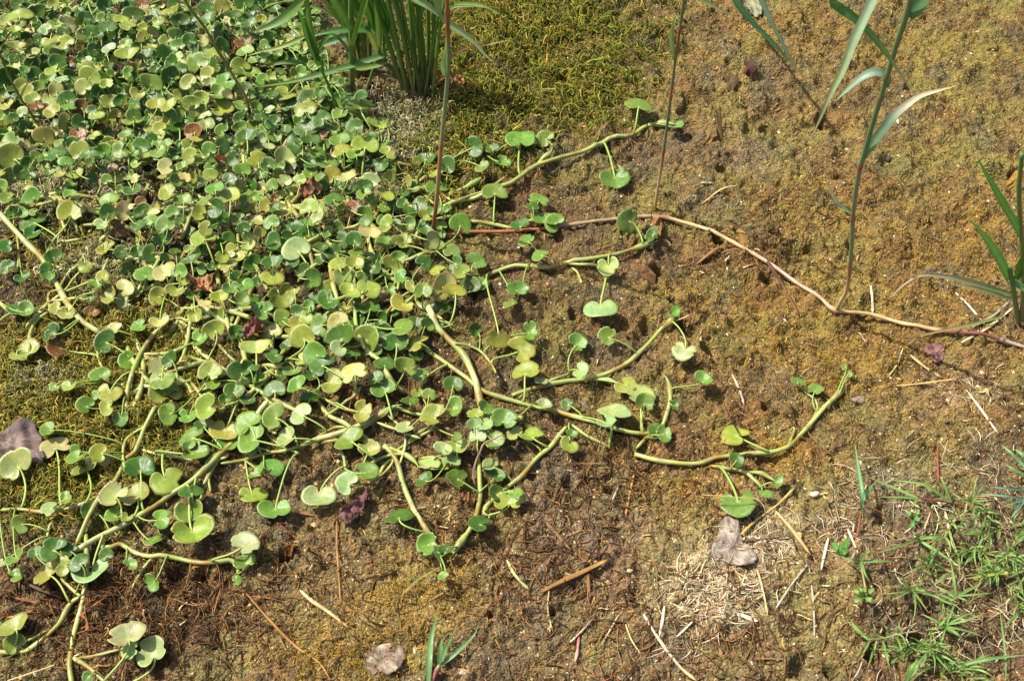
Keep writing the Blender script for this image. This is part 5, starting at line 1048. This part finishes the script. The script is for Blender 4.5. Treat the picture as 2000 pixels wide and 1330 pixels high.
# ---- stiff flakes of dried algae standing up from the crust
def flake(label, pts, hts, col):
    P = []
    for (x, y), h in zip(pts, hts):
        p = at(x, y, 0); P.append(np.array([p[0], p[1], p[2] + h]))
    P = np.array(P); c = P.mean(0); c[2] += .002; n = len(P); V = [c + np.array([0, .0015, 0])]; 
    for k in (.5, 1.0):
        for i in range(n):
            for f in (0, .5):
                q = P[i] * (1 - f) + P[(i + 1) % n] * f; w = c + (q - c) * k + np.array([random.gauss(0, .0006) for _ in range(3)]); V.append(w)
    m = 2 * n; F = [(0, 1 + i, 1 + (i + 1) % m) for i in range(m)]
    for i in range(m): a, b_ = 1 + i, 1 + (i + 1) % m; F += [(a, a + m, b_ + m), (a, b_ + m, b_)]
    V = np.array(V); N_ = len(V); th = np.array([.0004, .0012, -.0003]); V2 = np.concatenate([V, V + th]); F = np.array(F); F2 = np.concatenate([F, F[:, ::-1] + N_])
    E = [(1 + m + i, 1 + m + (i + 1) % m) for i in range(m)]; F2 = np.concatenate([F2, [(a, N_ + b_, b_) for a, b_ in E], [(a, N_ + a, N_ + b_) for a, b_ in E]])
    tag(obj_np('algae_flake', V2, F2, np.tile(col, (2 * N_, 1)) * (1 + .3 * np.sin(np.arange(2 * N_))[:, None]), M_DEAD, smooth=False), label, 'algae crust')
flake('tallest pointed flake of dried algae standing on the upper mud', Q(980, 0, 2.8907, '1250,790 1220,665 1205,700 1215,790'), [0, .020, .012, 0], lin((92, 70, 36)))
flake('slanting dried algae flake left of the tallest one', Q(980, 0, 2.8907, '1130,820 1200,740 1215,790 1160,825'), [0, .010, .006, 0], lin((120, 92, 46)))
flake('dark triangular algae flake on the upper mud', Q(980, 0, 2.8907, '1350,430 1395,360 1440,400 1400,450'), [0, .010, .008, 0], lin((74, 44, 28)))
flake('dark curled algae flake beside the triangular one', Q(980, 0, 2.8907, '1265,510 1285,440 1340,465 1300,520'), [0, .010, .006, 0], lin((82, 64, 38)))
flake('lifted algae flake near the right end of the runner bud', Q(980, 430, 2.8907, '1090,700 1130,640 1170,670 1150,740'), [0, .008, .008, 0], lin((110, 80, 40)))
flake('ragged algae flakes below the bend of the creeping stem', Q(980, 430, 2.8907, '1290,120 1330,80 1390,110 1380,160 1320,150'), [.001, .010, .008, 0, 0], lin((124, 94, 46)))
flake('brown shell-like algae flake under the reed joint', Q(980, 430, 2.8907, '750,290 800,285 870,330 860,370 800,330'), [.002, .010, .006, 0, 0], lin((92, 62, 36)))
flake('curled yellow algae flake at the right edge', Q(1480, 0, 2.8904, '1390,1060 1440,1000 1500,990 1510,1040 1430,1080'), [0, .010, .012, .006, 0], lin((140, 104, 40)))
# ---- pebbles
def pebble(label, x, y, rx, col, seed, sq=.6):
    r = random.Random(seed); p = at(x, y, 0); R = rx * pxsize(p); V = []; F = []; n, m = 10, 7
    ph = [r.uniform(0, 6) for _ in range(4)]
    for k in range(m + 1):
        f = math.pi * k / m
        for i in range(n):
            a = 2 * math.pi * i / n; d = 1 + .16 * math.sin(2 * a + ph[0]) + .12 * math.sin(3 * a + ph[1] + f) + .08 * math.cos(2 * f + ph[2])
            V.append((p[0] + R * d * math.sin(f) * math.cos(a), p[1] + R * .75 * d * math.sin(f) * math.sin(a), p[2] + R * sq * (.6 + math.cos(f) * d)))
    for k in range(m):
        for i in range(n): a, b_ = k * n + i, k * n + (i + 1) % n; F.append((a, a + n, b_ + n, b_))
    tag(obj_np('pebble', np.array(V), np.array(F), np.tile(col, (len(V), 1)), M_STONE), label, 'pebble')
pebble('pale pebble near the rightmost runner tip', 1590, 967, 9, lin((212, 198, 172)), 1)
pebble('small grey stone half sunk in the upper right mud', 1735, 313, 12, lin((60, 58, 54)), 2, .5)
pebble('greyish purple pebble beyond the pale end shoot', 1677, 782, 12, lin((132, 112, 104)), 3, .35)
pebble('blue-grey pebble behind the arching grass blade', 1817, 527, 10, lin((96, 92, 88)), 4, .4)
pebble('pinkish pebble beside the round leaf on bare mud', 1168, 637, 7, lin((170, 124, 84)), 5)
pebble('twin brown pebble below the creeping reed stem', 1247, 513, 7, lin((132, 92, 62)), 6)
pebble('brown pebble touching the twin one from below', 1245, 530, 7, lin((112, 78, 52)), 7)
pebble('cream chip at the lower middle mud', 1230, 1115, 6, lin((214, 196, 150)), 8, .4)
pebble('pinkish clod left of the rolled purple leaf', 905, 1315, 9, lin((168, 150, 130)), 9)
# ------------------------------------------------------------------ uncountable small stuff: threads, fibres, crumbs
def sample_px(n, dens, seed, box=(-120, -80, 2120, 1420)):
    r = np.random.default_rng(seed); out = []; got = 0
    while got < n:
        x = r.uniform(box[0], box[2], n * 2); y = r.uniform(box[1], box[3], n * 2)
        k = r.random(n * 2) < dens(x, y); out.append(np.stack([x[k], y[k]], 1)); got += int(k.sum())
    return np.concatenate(out)[:n]

def px_to_ground(q):
    d = RT * ((q[:, :1] - 1000) / FP) + UPV * ((665 - q[:, 1:]) / FP) + FW
    return (EYE + d * (-H / d[:, 2:3]))[:, :2]

def threads(name, label, q, length, width, color, jit, seed, S=6, curl=1.2, rise=.002, base=.0003, solid=False, dirs=None, straight=False):
    r = np.random.default_rng(seed); n = len(q); xy = px_to_ground(q)
    L_ = length * r.lognormal(0, .35, n); hd = r.uniform(0, 2 * math.pi, n) if dirs is None else dirs + r.normal(0, .5, n)
    k = r.normal(0, curl, n); k2 = r.normal(0, curl, n)
    t = np.linspace(0, 1, S)
    ang = hd[:, None] + k[:, None] * t * 2 + k2[:, None] * np.sin(t * 5)
    st = L_[:, None] / (S - 1)
    x = xy[:, :1] + np.cumsum(np.cos(ang) * st, 1); y = xy[:, 1:] + np.cumsum(np.sin(ang) * st, 1)
    if straight: z0 = GH(x, y); z = z0[:, :1] * (1 - t) + z0[:, -1:] * t; z = np.maximum(z, z0 - .0005)
    else: z = GH(x, y)
    am = np.abs(r.normal(0, rise, n)); z = z + base + am[:, None] * np.sin(t * math.pi * r.uniform(.6, 1.1, n)[:, None]) + r.normal(0, rise * .12, (n, S))
    P = np.stack([x, y, z], -1); T = unit(np.gradient(P, axis=1))
    A = unit(np.cross(T, np.array([0, 0, 1.0]))); B = np.cross(A, T)
    w = width * r.lognormal(0, .3, n)[:, None, None] * np.minimum(1, np.minimum(t * 5 + .4, (1 - t) * 4 + .3))[None, :, None]
    if solid:
        th = r.uniform(0, 6.3, n)[:, None]; V = np.stack([P + w * (np.cos(th + f)[..., None] * A + np.sin(th + f)[..., None] * B) for f in (0, 2.094, 4.189)], 2); m = 3
    else:
        th = r.uniform(-1.0, 1.0, n)[:, None, None]; D = np.cos(th) * A + np.sin(th) * B; V = np.stack([P - D * w, P + D * w], 2); m = 2
    idx = np.arange(n * S * m).reshape(n, S, m)
    if m == 2: Q4 = np.stack([idx[:, :-1, 0], idx[:, :-1, 1], idx[:, 1:, 1], idx[:, 1:, 0]], -1).reshape(-1, 4)
    else: Q4 = np.concatenate([np.stack([idx[:, :-1, i], idx[:, :-1, (i + 1) % 3], idx[:, 1:, (i + 1) % 3], idx[:, 1:, i]], -1).reshape(-1, 4) for i in range(3)])
    c = color(q, r) if callable(color) else np.tile(color, (n, 1)); c = c * r.lognormal(0, jit, (n, 1)) * r.lognormal(0, jit * .35, (n, 3))
    C = np.repeat(c, S * m, axis=0)
    me = np_mesh(name, V.reshape(-1, 3), Q4, np.clip(C, 0, 1), M_THREAD)
    o = link(bpy.data.objects.new(name, me)); o['kind'] = 'stuff'; o['label'] = label

def G(x, y, cx, cy, rx, ry): return np.exp(-(((x - cx) / rx) ** 2 + ((y - cy) / ry) ** 2))
def pick(*cols, own=0.0):
    cols = np.array(cols)
    return lambda q, r: cols[r.integers(0, len(cols), len(q))] * (1 - own) + own * gcol(px_to_ground(q)) * 1.1

rip = lambda x, y: .5 + .5 * np.sin(x * .021 + np.sin(y * .013) * 2) * np.sin(y * .031 + np.sin(x * .011) * 2)
# green-gold thread moss at the top and beside the tuft
d_moss = lambda x, y: np.clip(1.25 * G(x, y, 1060, 60, 170, 110) + 1.0 * G(x, y, 930, 150, 80, 110) + .8 * G(x, y, 1140, 215, 55, 26) + .4 * G(x, y, 1000, 180, 110, 70) + .9 * G(x, y, 880, 250, 50, 50) + .5 * G(x, y, 860, 330, 90, 50), 0, 1)
threads('thread_moss', 'olive green thread moss carpet right of the grass clump', sample_px(9500, lambda x, y: d_moss(x, y) * (.03 + .97 * rip(x * 2.3 + 40, y * 2.9) ** 1.5) * (.25 + .75 * rip(x * .9 + 10, y * 1.2)), 31), .019, .00066, pick(lin((142, 140, 48)), lin((114, 120, 38)), lin((152, 130, 54)), lin((84, 92, 30))), .25, 41, 6, 1.3, .007, .001, True)
d_moss2 = lambda x, y: np.clip(1.1 * G(x, y, 130, 735, 190, 75) + .8 * G(x, y, 230, 660, 130, 60) + .6 * G(x, y, 120, 860, 140, 70) + .6 * G(x, y, 100, 950, 130, 70) + .6 * G(x, y, 300, 800, 100, 80) + .4 * G(x, y, 130, 480, 110, 60) + .35 * G(x, y, 640, 470, 120, 60), 0, 1)
threads('thread_moss', 'yellow-green thread moss in the gap at the left side', sample_px(14000, d_moss2, 32), .015, .00052, pick(lin((152, 144, 54)), lin((126, 124, 46)), lin((162, 138, 62)), lin((92, 94, 36))), .25, 42, 6, 1.2, .004, .001, True)
d_grey = lambda x, y: np.clip(1.2 * G(x, y, 800, 230, 60, 50) + .9 * G(x, y, 760, 280, 70, 40) + .8 * G(x, y, 90, 370, 110, 50) + .7 * G(x, y, 440, 340, 90, 60) + .6 * G(x, y, 690, 350, 80, 60) + .5 * G(x, y, 580, 250, 120, 60) + .7 * G(x, y, 80, 740, 55, 25) + .5 * G(x, y, 200, 520, 90, 40) + .5 * G(x, y, 150, 300, 100, 40) + .4 * G(x, y, 470, 60, 60, 50) + .3 * G(x, y, 560, 420, 150, 60), 0, 1)
threads('dry_thread_moss', 'bleached grey thread moss under the leaf carpet', sample_px(11000, d_grey, 33), .014, .00048, pick(lin((178, 172, 128)), lin((156, 152, 108)), lin((200, 188, 146)), lin((128, 124, 78))), .2, 43, 7, 1.8, .006, .001, True)
# algae filaments over all bare mud
leafy = lambda x, y: np.clip(1.5 - (G(x, y, 330, 260, 430, 300) + G(x, y, 560, 560, 330, 200)) * 1.5, .12, 1)
OCH = pick(lin((150, 116, 50)), lin((128, 96, 44)), lin((104, 76, 38)), lin((166, 132, 54)), lin((118, 84, 48)), lin((92, 70, 36)), own=.7)
d_bare = lambda x, y: leafy(x, y) * (.25 + .75 * rip(x, y))
threads('algae_filament_crust', 'tangled ochre algae filaments all over the mud', sample_px(36000, d_bare, 34), .0075, .00030, OCH, .3, 44, 5, 1.8, .0016, .0002)
d_yel = lambda x, y: np.clip(G(x, y, 800, 1160, 110, 70) + G(x, y, 660, 1290, 120, 50) + .8 * G(x, y, 1850, 480, 160, 120) + .8 * G(x, y, 1650, 60, 250, 80) + .8 * G(x, y, 1520, 880, 110, 40) + .8 * G(x, y, 1640, 700, 150, 80) + .6 * G(x, y, 1340, 960, 80, 60) + .5 * G(x, y, 1480, 590, 160, 60) + .6 * G(x, y, 1600, 400, 150, 60), 0, 1) * (.2 + .8 * rip(x * 1.7 + 90, y * 1.7))
threads('yellow_algae_tuft', 'fuzzy yellow algae tufts on the mud', sample_px(15000, d_yel, 35), .0055, .00028, pick(lin((172, 140, 46)), lin((150, 124, 44)), lin((158, 116, 48))), .22, 45, 5, 2.0, .0028, .0004)
# roots and rotten fibres
d_root = lambda x, y: np.clip(G(x, y, 180, 1200, 230, 90) + G(x, y, 330, 1160, 160, 70) + .9 * G(x, y, 1190, 930, 150, 70) + .6 * G(x, y, 1060, 1100, 170, 80) + .5 * G(x, y, 860, 1000, 120, 70) + .45 * G(x, y, 1480, 480, 140, 70) + .3 * G(x, y, 1350, 1250, 350, 90) + .3 * G(x, y, 500, 1150, 200, 90) + .25 * G(x, y, 700, 820, 250, 90), 0, 1)
threads('root_fibre', 'reddish brown root fibres and rotten stalks on the mud', sample_px(2800, d_root, 36), .026, .00052, pick(lin((116, 82, 46)), lin((88, 62, 36)), lin((144, 106, 60)), lin((74, 52, 32))), .25, 46, 8, .45, .003, .0004, True)
d_all = lambda x, y: .15 + .85 * leafy(x, y)
threads('stalk_crumb', 'short brown stalk crumbs on the mud', sample_px(6500, d_all, 37), .0075, .00062, pick(lin((128, 88, 50)), lin((100, 70, 42)), lin((156, 112, 64)), lin((80, 58, 38)), lin((180, 146, 92))), .25, 47, 4, .35, .0012, .0003, True, straight=True)
d_bl = lambda x, y: np.clip(1.1 * G(x, y, 1370, 1130, 70, 40) + 1.0 * G(x, y, 1400, 1190, 60, 35) + .7 * G(x, y, 1490, 1060, 40, 40) + .6 * G(x, y, 1500, 1100, 60, 60) + .55 * G(x, y, 1640, 1050, 60, 50) + .5 * G(x, y, 1860, 760, 60, 40) + .35 * G(x, y, 1340, 1260, 60, 60) + .5 * G(x, y, 1650, 960, 50, 30) + .3 * G(x, y, 1960, 780, 60, 60), 0, 1)
threads('bleached_straw', 'bleached straw litter below the grey dead leaf', sample_px(1300, lambda x, y: np.clip((d_bl(x, y) - .22) * 1.4, 0, 1), 38), .012, .00040, pick(lin((214, 196, 160)), lin((192, 168, 124)), lin((222, 210, 182)), lin((160, 132, 90))), .2, 48, 4, .25, .0003, .0004, True, straight=True)
d_cor = lambda x, y: np.clip(G(x, y, 1880, 1200, 150, 130) + .6 * G(x, y, 1720, 1010, 160, 80) + .4 * G(x, y, 1900, 950, 120, 80), 0, 1)
threads('dry_grass_litter', 'dry grass litter under the corner grass', sample_px(500, d_cor, 39), .020, .00050, pick(lin((188, 166, 126)), lin((160, 132, 92)), lin((120, 92, 62)), lin((206, 192, 164))), .2, 49, 5, .22, .002, .0006, True, straight=True)

# pale crumbs, seeds and grains
def crumbs(name, label, q, size, cols, seed):
    r = np.random.default_rng(seed); n = len(q); xy = px_to_ground(q)
    O = np.array([(1, 0, 0), (-1, 0, 0), (0, 1, 0), (0, -1, 0), (0, 0, 1), (0, 0, -1)], float)
    s = size * r.lognormal(0, .45, (n, 1, 1)) * r.uniform(.45, 1.25, (n, 6, 1)); a = r.uniform(0, 6.3, n)
    V = O[None] * s * np.array([1, .7, .6]); ca, sa = np.cos(a)[:, None], np.sin(a)[:, None]
    X = V[..., 0] * ca - V[..., 1] * sa; Y = V[..., 0] * sa + V[..., 1] * ca
    P = np.stack([X + xy[:, :1], Y + xy[:, 1:], V[..., 2] + GH(xy[:, 0], xy[:, 1])[:, None] + .3 * size], -1)
    T = np.array([(0, 2, 4), (2, 1, 4), (1, 3, 4), (3, 0, 4), (2, 0, 5), (1, 2, 5), (3, 1, 5), (0, 3, 5)])
    F = (np.arange(n)[:, None, None] * 6 + T[None]).reshape(-1, 3)
    c = np.array(cols)[r.integers(0, len(cols), n)] * r.lognormal(0, .2, (n, 1)); me = np_mesh(name, P.reshape(-1, 3), F, np.repeat(np.clip(c, 0, 1), 6, axis=0), M_STONE, False)
    o = link(bpy.data.objects.new(name, me)); o['kind'] = 'stuff'; o['label'] = label
crumbs('sand_grains', 'pale grains and seed husks scattered over the mud', sample_px(10000, d_bare, 61), .0012, [lin((210, 178, 120)), lin((188, 150, 92)), lin((224, 204, 164)), lin((150, 110, 62))], 71)
crumbs('mud_crumbs', 'dark mud crumbs on the ground', sample_px(7000, d_all, 62), .0015, [lin((96, 72, 40)), lin((70, 52, 32)), lin((126, 96, 52)), lin((112, 100, 80))], 72)
